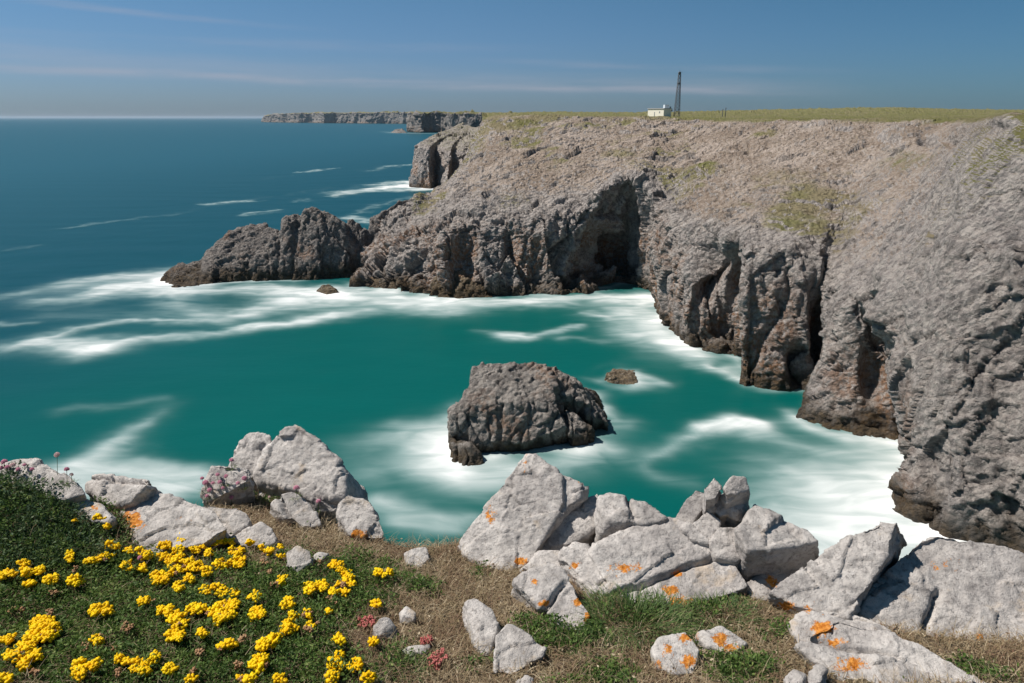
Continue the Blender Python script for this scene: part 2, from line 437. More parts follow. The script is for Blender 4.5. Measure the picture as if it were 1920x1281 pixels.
def build_sea(polys):
    xs = np.concatenate([-np.geomspace(4.5e4, 165, 60), np.arange(-160, 80.1, 0.5), np.geomspace(85, 4.5e4, 60)])
    ys = np.concatenate([np.arange(-40, 28, 4.0), np.arange(28, 180, 0.5), np.arange(180, 420, 1.5), np.geomspace(422, 2500, 170), np.geomspace(2600, 5.0e4, 60)])
    X, Y = np.meshgrid(xs, ys, indexing='ij')
    XY = np.stack([X.ravel(), Y.ravel()], -1)
    near = (np.abs(XY[:, 0] + 40) < 3000) & (XY[:, 1] < 2600) & (XY[:, 1] > 20)
    foam = np.zeros(len(XY)); foam[near] = foam_field(XY[near])
    d = coast_dist(XY, polys)
    P3 = np.concatenate([XY, np.zeros((len(XY), 1))], 1)
    lap = np.exp(-d / 1.6) * (0.40 + 0.9 * fbm(P3[:, :] / 7.0, 3, 9))
    foam = foam + np.clip(lap, 0, .8) * (XY[:, 1] < 500)
    V = np.concatenate([XY, np.zeros((len(XY), 1))], 1)
    # long, smoothed swell
    sw = (XY[:, 1] < 600) & (np.abs(XY[:, 0]) < 400)
    V[sw, 2] = 0.12 * fbm(P3[sw] * np.array([1 / 26., 1 / 14., 1]), 3, 21) + 0.22 * np.clip(foam[sw], 0, 1.2)
    Z = V
    me = mesh_np('sea', V, grid_faces(len(xs), len(ys))[:, ::-1], {'foam': foam})
    m, t, p = material('sea_water')
    pos = t.add('ShaderNodeNewGeometry').outputs['Position']
    sp = t.add('ShaderNodeSeparateXYZ', ins={0: pos})
    big = t.noise(t.scale(pos, (0.012, 0.02, 0.0)), 1.0, 3)
    # shallow sandy floor in the bay shows green; deeper water outside is blue
    off = t.math('ADD', t.math('MULTIPLY', sp.outputs[1], 0.6), t.math('MULTIPLY', sp.outputs[0], -2.0))
    off = t.math('ADD', off, t.math('MULTIPLY', t.math('SUBTRACT', big, 0.5), 90.0))
    deep = t.ramp(off, 90.0, 300.0)
    deep2 = t.ramp(off, 300.0, 1100.0)
    c = t.mix(deep, SEA_BAY, SEA_MID); c = t.mix(deep2, c, SEA_FAR)
    str_ = t.noise(t.scale(pos, (0.05, 0.16, 0.0)), 1.0, 5, 0.6, 0.6)
    c = t.mix(t.ramp(str_, 0.4, 0.75, 0.0, 0.18), c, t.mix(1.0, c, (1.25, 1.3, 1.3), 'MULTIPLY'))
    fo = t.attr('foam')
    sn = t.noise(t.scale(pos, (0.12, 0.34, 0.0)), 1.0, 4, 0.5, 0.8)
    fo = t.math('MULTIPLY', fo, t.ramp(sn, 0.25, 0.75, 0.72, 1.15))
    fa = t.math('POWER', t.ramp(fo, -0.05, 1.95), 1.25)
    halo = t.ramp(fo, 0.0, 0.7, 0.0, 0.35)
    c = t.mix(halo, c, SEA_MILK)
    c = t.mix(fa, c, FOAM_COL)
    t.put(p.inputs['Base Color'], c)
    t.put(p.inputs['Roughness'], t.math('ADD', 0.34, t.math('MULTIPLY', fa, 0.5)))
    p.inputs['IOR'].default_value = 1.33
    t.put(p.inputs['Specular IOR Level'], t.math('MULTIPLY', t.math('SUBTRACT', 1.0, fa), 0.15))
    bn = t.noise(t.scale(pos, (0.35, 0.9, 0.0)), 1.0, 4, 0.6)
    b = t.add('ShaderNodeBump', ins={'Height': bn, 'Strength': 0.05, 'Distance': 0.6}); t.l.new(b.outputs[0], p.inputs['Normal'])
    o = link('sea', me, m)
    tag(o, 'smooth turquoise sea with white drifting foam below the cliffs', 'sea', kind='structure')
    return o
# ------------------------------------------------------------------ cliffs
def col(base, *pts):
    """One section through the cliff: waterline picture point, then (u, v, distance) or (x, y, z, 'w') points upwards."""
    if len(base) == 2: b = sea_pt(*base)
    else: b = at(base[0], base[1], base[2]); b[2] = 0
    out = [b]
    for q in pts:
        out.append(np.array(q[:3], float) if len(q) == 4 else at(*q))
    u = out[0].copy(); u[2] = -4.0
    return [u] + out

ROT = np.array([[.80, .42, -.43], [-.40, .91, .14], [.45, .06, .89]])
def rock_disp(G, amp, seed, vert=0.45, blk=3.0, fis=0.0):
    """Fractured limestone: blocks split by joints, with tilted faces, at several sizes."""
    P = G.reshape(-1, 3)
    w = np.stack([fbm(P / 14, 3, seed + 1), fbm(P / 14, 3, seed + 2), fbm(P / 14, 3, seed + 3)], -1) * 2.0
    Q = (P + w) * np.array([1, 1, vert])
    d = fbm(Q / 10.0, 3, seed + 5) * 1.0
    w2 = np.stack([fbm(P / 1.5, 2, seed + 21), fbm(P / 1.5, 2, seed + 22), fbm(P / 1.5, 2, seed + 23)], -1) * .22
    Qr = ((P + w * .5) @ ROT.T) * np.array([1, 1, .5 + .5 * vert])
    for k, sz in enumerate((blk * 2.1, blk * .85, blk * .36, blk * .15)):
        f1, f2, c, tl = worley((Qr + w2 * min(1, sz)) / sz, seed + 7 + k)
        d = d + sz * ((.10, .24, .22, .16)[k] * (c - .5) + (.22, .40, .36, .24)[k] * tl)
        if k < 3: d = d - sz * (.05, .09, .08)[k] * (1 - sstep(0.0, 0.10, f2 - f1))
    d = d + (ridged(P * np.array([1, 1, .7]) / 1.1, 3, seed + 13, 0.65) - 0.4) * 0.20
    if np.any(fis):                                        # upright joints: buttresses with clean faces
        wz = (P + np.stack([fbm(P / 7, 2, seed + 33), fbm(P / 7, 2, seed + 34), fbm(P / 7, 2, seed + 35)], -1) * .8)
        wz = wz + np.stack([wz[:, 2] * .10, wz[:, 2] * -.06, 0 * wz[:, 2]], -1)
        dv = 0
        for k, sz in enumerate((6.5, 2.6, 1.1)):
            f1, f2, c, tl = worley(wz * np.array([1, 1, (.07, .12, .22)[k]]) / sz, seed + 36 + k)
            dv = dv + sz * ((.20, .22, .18)[k] * (c - .5) + (.36, .36, .28)[k] * tl) - sz * (.05, .07, .06)[k] * (1 - sstep(0, .07, f2 - f1))
        d = d * (1 - .55 * np.clip(fis, 0, 1)) + dv * fis
    return (d * amp.ravel()).reshape(G.shape[:2])

def cliff_attrs(G, seed):
    """wet: band of dark weed and spray at the waterline; veg: turf on gentle ground; rust: iron stains."""
    n = grid_normals(G); up = np.abs(n[..., 2]).ravel(); P = G.reshape(-1, 3)
    wet = 1 - sstep(0.8, 4.2, P[:, 2] + fbm(P / 3.5, 3, seed) * 1.8)
    rust = sstep(-.2, 0.3, fbm(P / 9.0, 3, seed + 40)) * sstep(0.15, .5, .95 - up) * (1 - sstep(9, 17, P[:, 2])) * (P[:, 1] > 68)
    return wet, up, rust

def build_loft(name, cols, ns, nt, amp, seed, mat, vegfun, label, cat, kind='structure', crisp=0.5, vert=0.45, blk=3.0, carve=None, flip=1, fisf=None):
    G, sq, tq = loft(cols, ns, nt, crisp)
    A = amp(G, sq, tq)
    n = grid_normals(G) * flip
    fis = (np.broadcast_to(fisf(tq)[None, :], G.shape[:2]) * np.interp(G[..., 1], [50, 66, 78, 140], [.5, .6, .9, 1.1])).ravel() if fisf else 0.0
    d = rock_disp(G, A, seed, vert, blk, fis)
    if carve is not None: d = d + carve(G, sq, tq)
    G2 = G + n * d[..., None]
    wet, up, rust = cliff_attrs(G2, seed)
    veg = vegfun(G2, sq, tq, up)
    soil = sstep(.45, .85, up) * np.broadcast_to(np.interp(tq, [0, 4.2, 5.4, 7], [0, .0, .55, .75])[None, :], G.shape[:2]).ravel() if seed == 100 else np.zeros(len(up))
    if seed == 100:
        u_, w_ = proj(G2.reshape(-1, 3))
        for cu, cv, ru, rv, k_ in ((1450, 610, 60, 70, .9), (1600, 700, 60, 70, .75), (1335, 600, 40, 45, .9), (1238, 450, 12, 60, .9), (1700, 780, 14, 70, .6), (1690, 920, 30, 40, .6)):
            rust = np.maximum(rust, k_ * np.exp(-((u_ - cu) / ru) ** 2 - ((w_ - cv) / rv) ** 2) * np.clip(.8 + fbm(G2.reshape(-1, 3) / 4, 3, 77), 0, 1.2))
        for cu, cv, ru, rv, k_ in ((1250, 268, 240, 45, .45), (1050, 330, 130, 40, .3), (1420, 290, 160, 60, .35), (940, 290, 60, 30, .2), (1330, 390, 90, 40, .4)):
            soil = soil + k_ * np.exp(-((u_ - cu) / ru) ** 2 - ((w_ - cv) / rv) ** 2)
    me = mesh_np(name, G2.reshape(-1, 3), grid_faces(*G2.shape[:2]), {'wet': wet, 'veg': veg, 'rust': rust, 'soil': soil})
    o = link(name, me, mat)
    tag(o, label, cat, kind=kind)
    return o, G2

def cliff_material(name, base, dark, light, turf=True):
    m, t, p = material(name)
    pos = t.add('ShaderNodeNewGeometry').outputs['Position']
    n1 = t.noise(pos, 0.16, 5, 0.6); n2 = t.noise(pos, 1.3, 6, 0.65); n3 = t.noise(t.scale(pos, (1, 1, 0.45)), 0.7, 5, 0.6)
    c = t.mix(t.ramp(n1, 0.3, 0.7), base, light)
    c = t.mix(t.ramp(n2, 0.42, 0.68), c, t.mix(1.0, c, (0.62, 0.61, 0.62), 'MULTIPLY'))
    c = t.mix(t.ramp(n3, 0.48, 0.66, 0, 0.72), c, dark)
    sp = t.noise(pos, 2.4, 5, 0.75)
    c = t.mix(t.ramp(sp, 0.54, 0.66, 0, 0.6), c, (0.56, 0.51, 0.47))
    c = t.mix(t.ramp(t.noise(pos, 2.9, 5, .75), .54, .64, 0, .6), c, (.10, .095, .095))
    c = t.mix(t.math('MULTIPLY', t.attr('rust'), t.ramp(n2, 0.35, 0.6)), c, (0.27, 0.155, 0.095))
    if turf:
        so = t.ramp(t.math('ADD', t.attr('soil'), t.math('MULTIPLY', t.math('SUBTRACT', t.noise(pos, .35, 6, .7), .5), 1.0)), 0.35, .65, 0, .9)
        c = t.mix(so, c, t.mix(t.ramp(t.math('ADD', t.math('MULTIPLY', t.noise(pos, 1.7, 5, .7), .6), t.math('MULTIPLY', t.noise(pos, .10, 4, .6), .4)), .42, .6), (.255, .195, .15), (.465, .39, .34)))
        vg = t.attr('veg')
        vm = t.ramp(t.math('ADD', vg, t.math('MULTIPLY', t.math('SUBTRACT', t.noise(pos, 0.5, 6, 0.7), 0.5), 1.1)), 0.30, 0.78, 0, .88)
        g = t.mix(t.math('ADD', t.ramp(t.noise(pos, 0.07, 4, 0.6), 0.38, 0.62), t.ramp(vg, .9, 1.3, 0, .45), clamp=True), TURF_DRY, TURF_GREEN)
        g = t.mix(t.ramp(t.noise(pos, 1.1, 4, 0.7), 0.4, 0.7), g, t.mix(1.0, g, (0.78, 0.75, 0.66), 'MULTIPLY'))
        c = t.mix(vm, c, g)
    wt = t.attr('wet')
    c = t.mix(t.math('MULTIPLY', wt, 0.88), c, t.mix(t.ramp(n2, 0.35, 0.65), (0.035, 0.028, 0.02), (0.095, 0.066, 0.036)))
    t.put(p.inputs['Base Color'], c)
    p.inputs['Roughness'].default_value = 0.9; p.inputs['Specular IOR Level'].default_value = 0.2
    b1 = t.noise(pos, 2.4, 7, 0.72)
    vf = t.n.new('ShaderNodeTexVoronoi'); vf.distance = 'MANHATTAN'; t.put(vf.inputs['Vector'], t.add('ShaderNodeMapping', ins={0: pos, 2: (.5, .4, .3)})); vf.inputs['Scale'].default_value = 1.3
    b2 = t.noise(t.scale(pos, (1, 1, 0.55)), 1.0, 6, 0.7, 0.3)
    h = t.math('ADD', t.math('MULTIPLY', b1, .75), t.math('MULTIPLY', b2, 0.5)); h = t.math('SUBTRACT', h, t.math('MULTIPLY', vf.outputs['Distance'], .45))
    b = t.add('ShaderNodeBump', ins={'Height': h, 'Strength': 1.0, 'Distance': 0.9}); t.l.new(b.outputs[0], p.inputs['Normal'])
    return m

CLIFF = cliff_material('limestone_cliff', (0.37, 0.335, 0.318), (0.17, 0.155, 0.15), (0.46, 0.415, 0.385))
STACK = cliff_material('limestone_stack', (0.30, 0.275, 0.255), (0.12, 0.11, 0.105), (0.40, 0.365, 0.335), turf=False)

# ---- the mainland: sections from beside the viewer, round the bay, to the headland and on behind it
U9 = lambda u7: u7
def far2(c, u7, Y7):
    """plateau points: mid distance and far land under the skyline"""
    hx = [880, 910, 1000, 1100, 1200, 1300, 1400, 1500, 1600, 1640, 1700, 1800, 1920, 2300]
    hv = [215, 214, 211, 211, 212, 210, 207.5, 205, 203, 201, 203, 205.5, 206.5, 207]
    Y8 = max(310.0, Y7 * 1.35)
    z8 = at(u7, 219.5, Y8)
    return c + [z8, at(u7, np.interp(u7, hx, hv), max(1000.0, Y7 * 2.2)), at(u7, np.interp(u7, hx, hv) + 3, max(2200.0, Y7 * 3))]

M = []
def add(base, p2, p3, p4, p5, p6, p7):
    M.append(far2(col(base, p2, p3, p4, p5, p6, p7), p7[0], p7[2]))
add((2330,1290), (2330,1100,35), (2300,760,39), (2280,430,43), (2240,330,47), (2190,262,51), (2150,221,62))
add((2060,1110), (2060,980,46), (2050,740,50), (2045,480,54), (2030,370,57), (2010,282,60), (1985,220,70))
add((1890,1042), (1890,940,51.8), (1893,760,55), (1898,520,59), (1905,395,62), (1905,300,65), (1893,221,75))
add((1770,1008), (1775,900,54.5), (1772,740,57.5), (1785,560,61.5), (1795,430,66), (1815,320,71), (1850,223,92))
add((1676,960), (1704,880,59), (1690,790,61.5), (1690,690,64.5), (1690,530,71), (1745,370,84), (1822,227,112))
add((1712,900), (1712,850,64), (1692,760,66), (1655,640,69), (1655,520,75), (1728,360,90), (1808,226,124))
add((1722,838), (1716,780,75), (1690,700,78), (1606,563,79.5), (1632,505,84), (1712,355,99), (1794,225,132))
add((1694,822), (1690,740,75.2), (1655,650,77.2), (1592,574,79.5), (1606,520,84), (1690,352,103), (1772,224.5,138))
add((1600,812), (1602,745,75.8), (1597,655,78.3), (1578,580,80.8), (1588,530,85), (1665,350,106), (1748,224,142))
add((1497,787), (1528,725,80), (1545,640,82), (1560,580,84), (1566,520,88), (1635,350,110), (1722,224,147))
add((1560,735), (1535,700,96), (1541,610,95), (1545,488,94), (1558,455,97), (1612,345,116), (1698,224,152))
add((1510,738), (1520,665,88), (1531,570,89.5), (1541,476,92), (1545,445,97), (1575,360,116), (1665,224,157))
add((1395,724), (1396,640,90.5), (1391,550,92), (1391,462,95), (1405,430,101), (1450,345,122), (1600,224,164))
add((1382,672), (1378,620,106), (1372,540,106), (1377,458,103.5), (1390,425,107), (1425,335,128), (1550,224,171))
add((1290,652), (1290,600,107), (1300,520,109), (1338,435,112), (1345,408,116), (1370,322,138), (1482,224,178))
add((1243,606), (1241,555,121.5), (1232,490,123), (1252,420,126), (1275,385,131), (1312,305,152), (1420,224,188))
add((1226,552), (1219,510,142), (1217,450,143), (1238,385,141), (1256,360,146), (1290,285,166), (1365,227,194))
add((1207,538), (1203,500,156), (1201,430,156), (1199,334,151), (1225,318,158), (1255,268,176), (1325,224,204))
add((1165,533), (1165,500,164), (1160,440,161), (1188,332,150.5), (1200,312,157), (1225,265,178), (1290,222,210))
add((1105,547), (1120,500,158), (1125,440,155), (1130,358,150), (1150,330,157), (1180,270,180), (1245,220,212))
add((1030,554), (1030,520,144.5), (1052,470,146.5), (1085,402,149.5), (1098,362,157), (1105,283,182), (1170,219,214))
add((915,556), (915,518,143), (905,470,145.5), (885,420,149), (915,378,157), (980,293,184), (1085,218,218))
add((835,558), (832,510,142.5), (830,470,145), (832,428,149), (860,388,157), (930,302,186), (1030,216,222))
add((748,546), (755,500,147.5), (765,460,151), (780,428,155), (818,390,162), (895,305,188), (975,215,226))
add((668,534), (690,514,152), (714,478,156), (740,436,160), (782,398,167), (866,315,192), (930,217,232))
add((662,523), (683,490,161), (694,450,164), (718,404,168), (788,369,176), (846,338,198), (908,224,240))
add((735,450), (738,440,190), (745,430,192), (772,400,196), (808,378,204), (862,330,218), (912,229,252))
add((850,395), (850,385,262), (852,372,266), (862,352,272), (880,320,284), (893,275,300), (908,232,330))
add((890,352), (890,348,372), (890,330,378), (890,310,385), (895,285,396), (900,258,410), (905,230,440))
add((905,275), (905,270,900), (905,262,905), (905,250,910), (905,240,925), (905,230,950), (905,219,1000))
NCOL = len(M)
_ = np.array(M)
seglen = np.linalg.norm(np.diff(_[:, 2:6], axis=0), axis=-1).mean(1)
ns = [int(np.clip(l / 0.24, 14, 90)) for l in seglen]
ns[-1] = 60; ns[-2] = 60; ns[-3] = 80
nt = [6, 40, 64, 70, 44, 90, 110, 60, 40, 6]

def m_amp(G, sq, tq):
    a = np.interp(tq, [0, 1, 2, 4, 5, 6, 6.8, 7.05, 8, 8.6, 9.6, 11], [.6, .9, 1.1, 1.05, .60, .46, .42, .13, .12, .7, 1.3, 1.3])
    dist = np.clip(G[..., 1] / 130.0, .66, 1.2)
    return a[None, :] * dist
def m_veg(G, sq, tq, up):
    P = G.reshape(-1, 3)
    T = np.broadcast_to(tq[None, :], G.shape[:2]).ravel(); S = np.broadcast_to(sq[:, None], G.shape[:2]).ravel()
    v = sstep(6.75, 7.15, T) * 1.3
    patch = sstep(-.1, 0.5, fbm(P / 20.0, 3, 71)) * 0.72 + 0.28
    v = np.maximum(v, patch * sstep(4.4, 5.2, T) * sstep(0.45, 0.8, up))
    u, w = proj(P)
    def blob(cu, cv, ru, rv): return np.exp(-((u - cu) / ru) ** 2 - ((w - cv) / rv) ** 2)
    g = blob(1165, 288, 55, 14) + 0.8 * blob(1045, 305, 25, 20) + .9 * blob(1480, 335, 120, 28) + .8 * blob(1700, 300, 90, 35) + .6 * blob(1400, 385, 70, 22) + .6 * blob(1560, 430, 60, 16)
    v = np.maximum(v, np.clip(g, 0, 1) * 0.62)
    return np.clip(v, 0, 1.4)
def m_carve(G, sq, tq):
    P = G.reshape(-1, 3); d = np.zeros(len(P))
    u, w = proj(P)
    def pit(cu, cv, ru, rv, a): return -a * np.exp(-(((u - cu) / ru) ** 2 + ((w - cv) / rv) ** 2) ** 2)
    T = np.broadcast_to(tq[None, :], G.shape[:2]).ravel()
    near = (T > 1.0) & (T < 7.9)
    d += pit(1737, 262, 15, 11, 2.6) + pit(1782, 268, 10, 9, 1.6) + pit(1130, 470, 40, 45, 4.0)
    d += pit(1327, 505, 24, 60, 5.0) + pit(1372, 510, 13, 50, 4.0) + pit(1530, 600, 14, 80, 2.0) + pit(1640, 690, 26, 60, 2.5) + pit(1590, 700, 24, 40, 1.0) + pit(1500, 690, 22, 40, 4.0)
    d += pit(865, 500, 24, 60, 3.5) + pit(1010, 500, 16, 50, 1.8) + pit(955, 490, 12, 50, 1.8)
    d += -1.3 * pit(1685, 252, 34, 14, 1.0) - .7 * pit(1895, 228, 40, 10, 1.0) - .8 * pit(1050, 242, 90, 12, 1.0)
    return (d * near).reshape(G.shape[:2])
mainland, MG = build_loft('sea_cliff', M, ns, nt, m_amp, 100, CLIFF, m_veg,
    'grey limestone cliff around the bay, with caves below and grassy plateau above', 'cliff', carve=m_carve, flip=-1, fisf=lambda t_: np.interp(t_, [0, 1, 1.5, 3.5, 4.2, 4.9, 11], [.5, .8, .9, .9, .5, .0, 0]))
WATER = [np.array([c[1][:2] for c in M])]

# ---- second headland beyond the first, with pale and dark zigzag faces
D2 = []
def add2(base, top, p5, p6):
    b = sea_pt(*base[:2]) if len(base) == 2 else col(base)[1]
    tp = at(*top); u = b.copy(); u[2] = -4
    m1 = b * .62 + tp * .38; m1[2] = (b[2] * .62 + tp[2] * .38); m2 = b * .2 + tp * .8
    D2.append([u, b, m1, m2, tp, at(*p5), at(*p6)])
add2((800,343,470), (812,262,480), (830,250,490), (870,232,520))
add2((779,346), (783,272,412), (805,260,430), (868,232,500))
add2((766,352), (779,275,384), (803,263,405), (866,233,490))
add2((788,354), (798,280,377), (810,266,402), (868,234,480))
add2((806,355), (803,279,375), (815,267,400), (872,235,478))
add2((819,352), (815,277,398), (825,266,410), (878,236,475))
add2((838,357), (843,291,371), (848,272,398), (884,237,470))
add2((850,352), (846,289,392), (856,270,408), (890,238,466))
add2((870,354), (866,291,388), (872,268,406), (896,238,462))
add2((905,352), (905,290,398), (900,262,415), (905,234,460))
h2, _g = build_loft('rocky_headland', D2, [26]*9, [4, 26, 30, 24, 40, 60],
    lambda G, s, t_: np.broadcast_to(np.interp(t_, [0, 1, 3, 4, 6], [.5, .8, .8, .8, .7])[None, :], G.shape[:2]) * .7,
    300, CLIFF, lambda G, s, t_, up: np.broadcast_to(np.interp(t_, [0, 4, 4.4, 6], [0, 0, .42, .5])[None, :], G.shape[:2]).ravel(),
    'flat topped headland with pale and dark vertical faces beyond the main cliff', 'headland', crisp=.85, blk=5.0)
WATER.append(np.array([c[1][:2] for c in D2]))

# ---- distant coast
def band(name, pts, seed, depth, label, mat, blk, amp, vegt):
    """pts: (u, v_base, v_top, dY) from seaward end to landward end"""
    cs = []
    for u, vb, vt, dy in pts:
        b = sea_pt(u, vb); b = np.array([b[0] * (1 + dy / b[1]), b[1] + dy, 0.0])
        tp = at(u, vt, b[1] + 8); un = b.copy(); un[2] = -5
        bk = tp + np.array([depth * .12, depth * .25, 1.5]); bk2 = tp + np.array([depth * .3, depth, 2.0])
        cs.append([un, b, b * .6 + tp * .4, b * .2 + tp * .8, tp, bk, bk2])
    n = len(cs) - 1
    o, g = build_loft(name, cs, [22] * n, [3, 10, 12, 10, 14, 14],
        lambda G, s, t_: np.broadcast_to(np.interp(t_, [0, 1, 4, 4.5, 6], [.6, 1, 1, .3, .2])[None, :], G.shape[:2]) * amp,
        seed, mat, lambda G, s, t_, up: np.broadcast_to(np.interp(t_, [0, 3.9, 4.1, 6], [0, 0, 1.1, 1.2])[None, :], G.shape[:2]).ravel(),
        label, 'headland', crisp=.8, blk=blk, vert=.35)
    WATER.append(np.array([c[1][:2] for c in cs]))
    return o
CLIFF_FAR = cliff_material('distant_cliff', (0.185, 0.175, 0.17), (0.08, 0.078, 0.078), (0.30, 0.275, 0.255))
band('distant_headland', [(800,246,214,700), (768,246.5,213,260), (765.5,247.5,212.5,0), (790,248.5,213,-20), (800,249,212,30), (812,249,211.5,45),
     (838,249.5,212,50), (842,250,212.5,-10), (860,250.5,213,0), (880,251,213,-15), (905,251,213.5,-25), (960,250.5,213,-40), (1040,250,213,-40)], 500, 900,
     'pale broken headland further along the coast with dark cave mouth', CLIFF_FAR, 14.0, 1.1, 1)
fp = [(560,226,213,2500), (500,228.5,216,500), (492,229,222,0), (500,229.3,217,0), (510,229.5,214.5,40), (530,229.8,214,-30), (538,230,213,60), (560,230.3,213,0)]
rr = random.Random(5)
for i, u in enumerate(range(585, 800, 22)):
    fp.append((u, 230.6 + i * .22, 212.2 - i * .12 + rr.uniform(-.4, .4), rr.choice([-90, 40, 120, -30])))
band('far_cliff_coast', fp, 520, 1500, 'long low line of hazy cliffs on the horizon', CLIFF_FAR, 34.0, .75, 1)

# ---- masses made of overlapping blocks, fused and weathered
def fuse(blocks, voxel):
    """blocks: lists of 3-D points; their hulls are united into one surface"""
    bm = bmesh.new()
    for pts in blocks:
        b2 = bmesh.new()
        for q in pts: b2.verts.new(tuple(q))
        r = bmesh.ops.convex_hull(b2, input=b2.verts)
        dead = [g for g in r['geom_interior'] if isinstance(g, bmesh.types.BMVert)]
        dead += [v for v in b2.verts if not v.link_faces and v not in dead]
        if dead: bmesh.ops.delete(b2, geom=list(set(dead)), context='VERTS')
        bmesh.ops.recalc_face_normals(b2, faces=b2.faces)
        tmp = bpy.data.meshes.new('t'); b2.to_mesh(tmp); b2.free()
        bm.from_mesh(tmp); bpy.data.meshes.remove(tmp)
    me = bpy.data.meshes.new('hull'); bm.to_mesh(me); bm.free()
    o = bpy.data.objects.new('hull', me); COL.objects.link(o)
    md = o.modifiers.new('r', 'REMESH'); md.mode = 'VOXEL'; md.voxel_size = voxel; md.adaptivity = 0
    dg = bpy.context.evaluated_depsgraph_get()
    ev = o.evaluated_get(dg); res = bpy.data.meshes.new_from_object(ev)
    bpy.data.objects.remove(o); bpy.data.meshes.remove(me)
    n = len(res.vertices)
    V = np.empty(n * 3, np.float32); res.vertices.foreach_get('co', V); V = V.reshape(-1, 3).astype(float)
    N = np.empty(n * 3, np.float32); res.vertices.foreach_get('normal', N); N = N.reshape(-1, 3).astype(float)
    return res, V, N

def smooth_normals(me, V, N, it=3):
    e = np.empty(len(me.edges) * 2, np.int32); me.edges.foreach_get('vertices', e); e = e.reshape(-1, 2)
    for _ in range(it):
        S = N.copy()
        for k in range(3):
            S[:, k] += np.bincount(e[:, 0], N[e[:, 1], k], len(V)) + np.bincount(e[:, 1], N[e[:, 0], k], len(V))
        N = S / np.maximum(np.linalg.norm(S, axis=1, keepdims=True), 1e-9)
    return N

def relax(me, V, it=2):
    e = np.empty(len(me.edges) * 2, np.int32); me.edges.foreach_get('vertices', e); e = e.reshape(-1, 2)
    deg = np.maximum(np.bincount(e.ravel(), minlength=len(V)), 1)[:, None]
    for _ in range(it):
        S = np.stack([np.bincount(e[:, 0], V[e[:, 1], k], len(V)) + np.bincount(e[:, 1], V[e[:, 0], k], len(V)) for k in range(3)], -1)
        V = V * .5 + .5 * S / deg
    return V

def put_verts(me, V):
    me.vertices.foreach_set('co', np.ascontiguousarray(V, np.float32).ravel()); me.update()
    me.polygons.foreach_set('use_smooth', np.ones(len(me.polygons), bool)); me.update()

def mass(name, blocks, voxel, amp, seed, mat, label, cat, vert=.4, blk=2.5, kind=None, grooves=0.0, cols=0.0, group=None, wet0=.6, wet1=2.8):
    me, V, N = fuse(blocks, voxel)
    V = relax(me, V, 2); N = smooth_normals(me, V, N, 4)
    G = V[:, None, :]
    d = rock_disp(G, np.full((len(V), 1), amp), seed, vert, blk, cols * sstep(0, .5, 1.1 - N[:, 2]))[:, 0]
    if grooves:
        q = V * np.array([1.0, .55, .12]) + np.stack([fbm(V / 5, 2, seed + 60)] * 3, -1) * .8
        d = d - grooves * sstep(.55, .95, 1 - np.abs(gnoise(q / 1.7, seed + 61)) * 4) * sstep(0.0, .4, 1.05 - N[:, 2])
    V2 = V + N * d[:, None]
    put_verts(me, V2)
    wet = 1 - sstep(wet0, wet1, V2[:, 2] + fbm(V2 / 2.5, 3, seed) * 1.3)
    set_attr(me, 'wet', wet); set_attr(me, 'veg', np.zeros(len(V))); set_attr(me, 'rust', sstep(.15, .6, fbm(V / 7, 3, seed + 40)) * .6)
    o = link(name, me, mat); tag(o, label, cat, group, kind)
    # waterline outline
    b = V2[np.abs(V2[:, 2]) < max(.5, voxel * 1.5)][:, :2]
    if len(b) > 8:
        c0 = b.mean(0); a = np.arctan2(*(b - c0).T[::-1]); k = np.round((a + np.pi) / (2 * np.pi) * 24).astype(int) % 24
        ring = [b[k == i][np.argmax(np.linalg.norm(b[k == i] - c0, axis=1))] for i in range(24) if (k == i).any()]
        WATER.append(np.array(ring + ring[:1]))
    return o

def pts(*q):
    return [at(*p) for p in q]
def rooted(top, base, dz=-3.5):
    """block of upper points (u,v,Y) on a footprint of water points (u,v) or (u,v,extra distance)"""
    out = pts(*top)
    for b in base:
        p = sea_pt(b[0], b[1])
        if len(b) > 2: p = np.array([p[0] * (1 + b[2] / p[1]), p[1] + b[2], 0])
        out.append(p); q = p.copy(); q[2] = dz; out.append(q)
    return out

# the dark promontory running out from the headland
mass('rocky_promontory', [
    rooted([(330,500,158), (366,497,160), (345,512,156), (385,485,163)], [(306,532), (330,540), (400,536), (320,522,6), (400,515,10)]),
    rooted([(392,470,160), (430,432,163), (460,422,166), (503,422,166), (520,428,164), (440,470,158), (510,470,158), (540,440,164)], [(372,534), (440,530), (535,526), (390,515,10), (520,505,18), (560,520)]),
    rooted([(535,408,163), (556,404,164), (540,450,159), (530,470,158), (580,430,162), (560,400,168)], [(520,526), (560,526), (520,500,16), (590,505,12)]),
    rooted([(572,388,163), (590,386,164), (612,398,164), (640,412,163), (560,420,162), (560,500,156.5), (660,440,163), (640,480,160), (600,400,172)], [(548,527), (600,524), (650,520), (560,500,18), (690,500,14), (690,515)]),
    rooted([(655,414,166), (672,428,165), (650,440,164), (700,440,168), (690,470,164)], [(640,520), (700,517), (640,500,18), (720,500,14)]),
    rooted([(694,410,168), (714,400,169), (745,377,172), (800,366,177), (705,450,164), (760,420,172)], [(690,517,6), (720,510,8), (720,470,10), (800,470,20)]),
  ], 0.32, 0.62, 700, cliff_material('limestone_promontory', (0.215, 0.195, 0.185), (0.10, 0.092, 0.09), (0.29, 0.26, 0.24), turf=False),
  'dark humped rock promontory reaching out to the left with foam along its foot', 'promontory', kind='structure', grooves=.4, cols=.7, wet0=1, wet1=4.5)

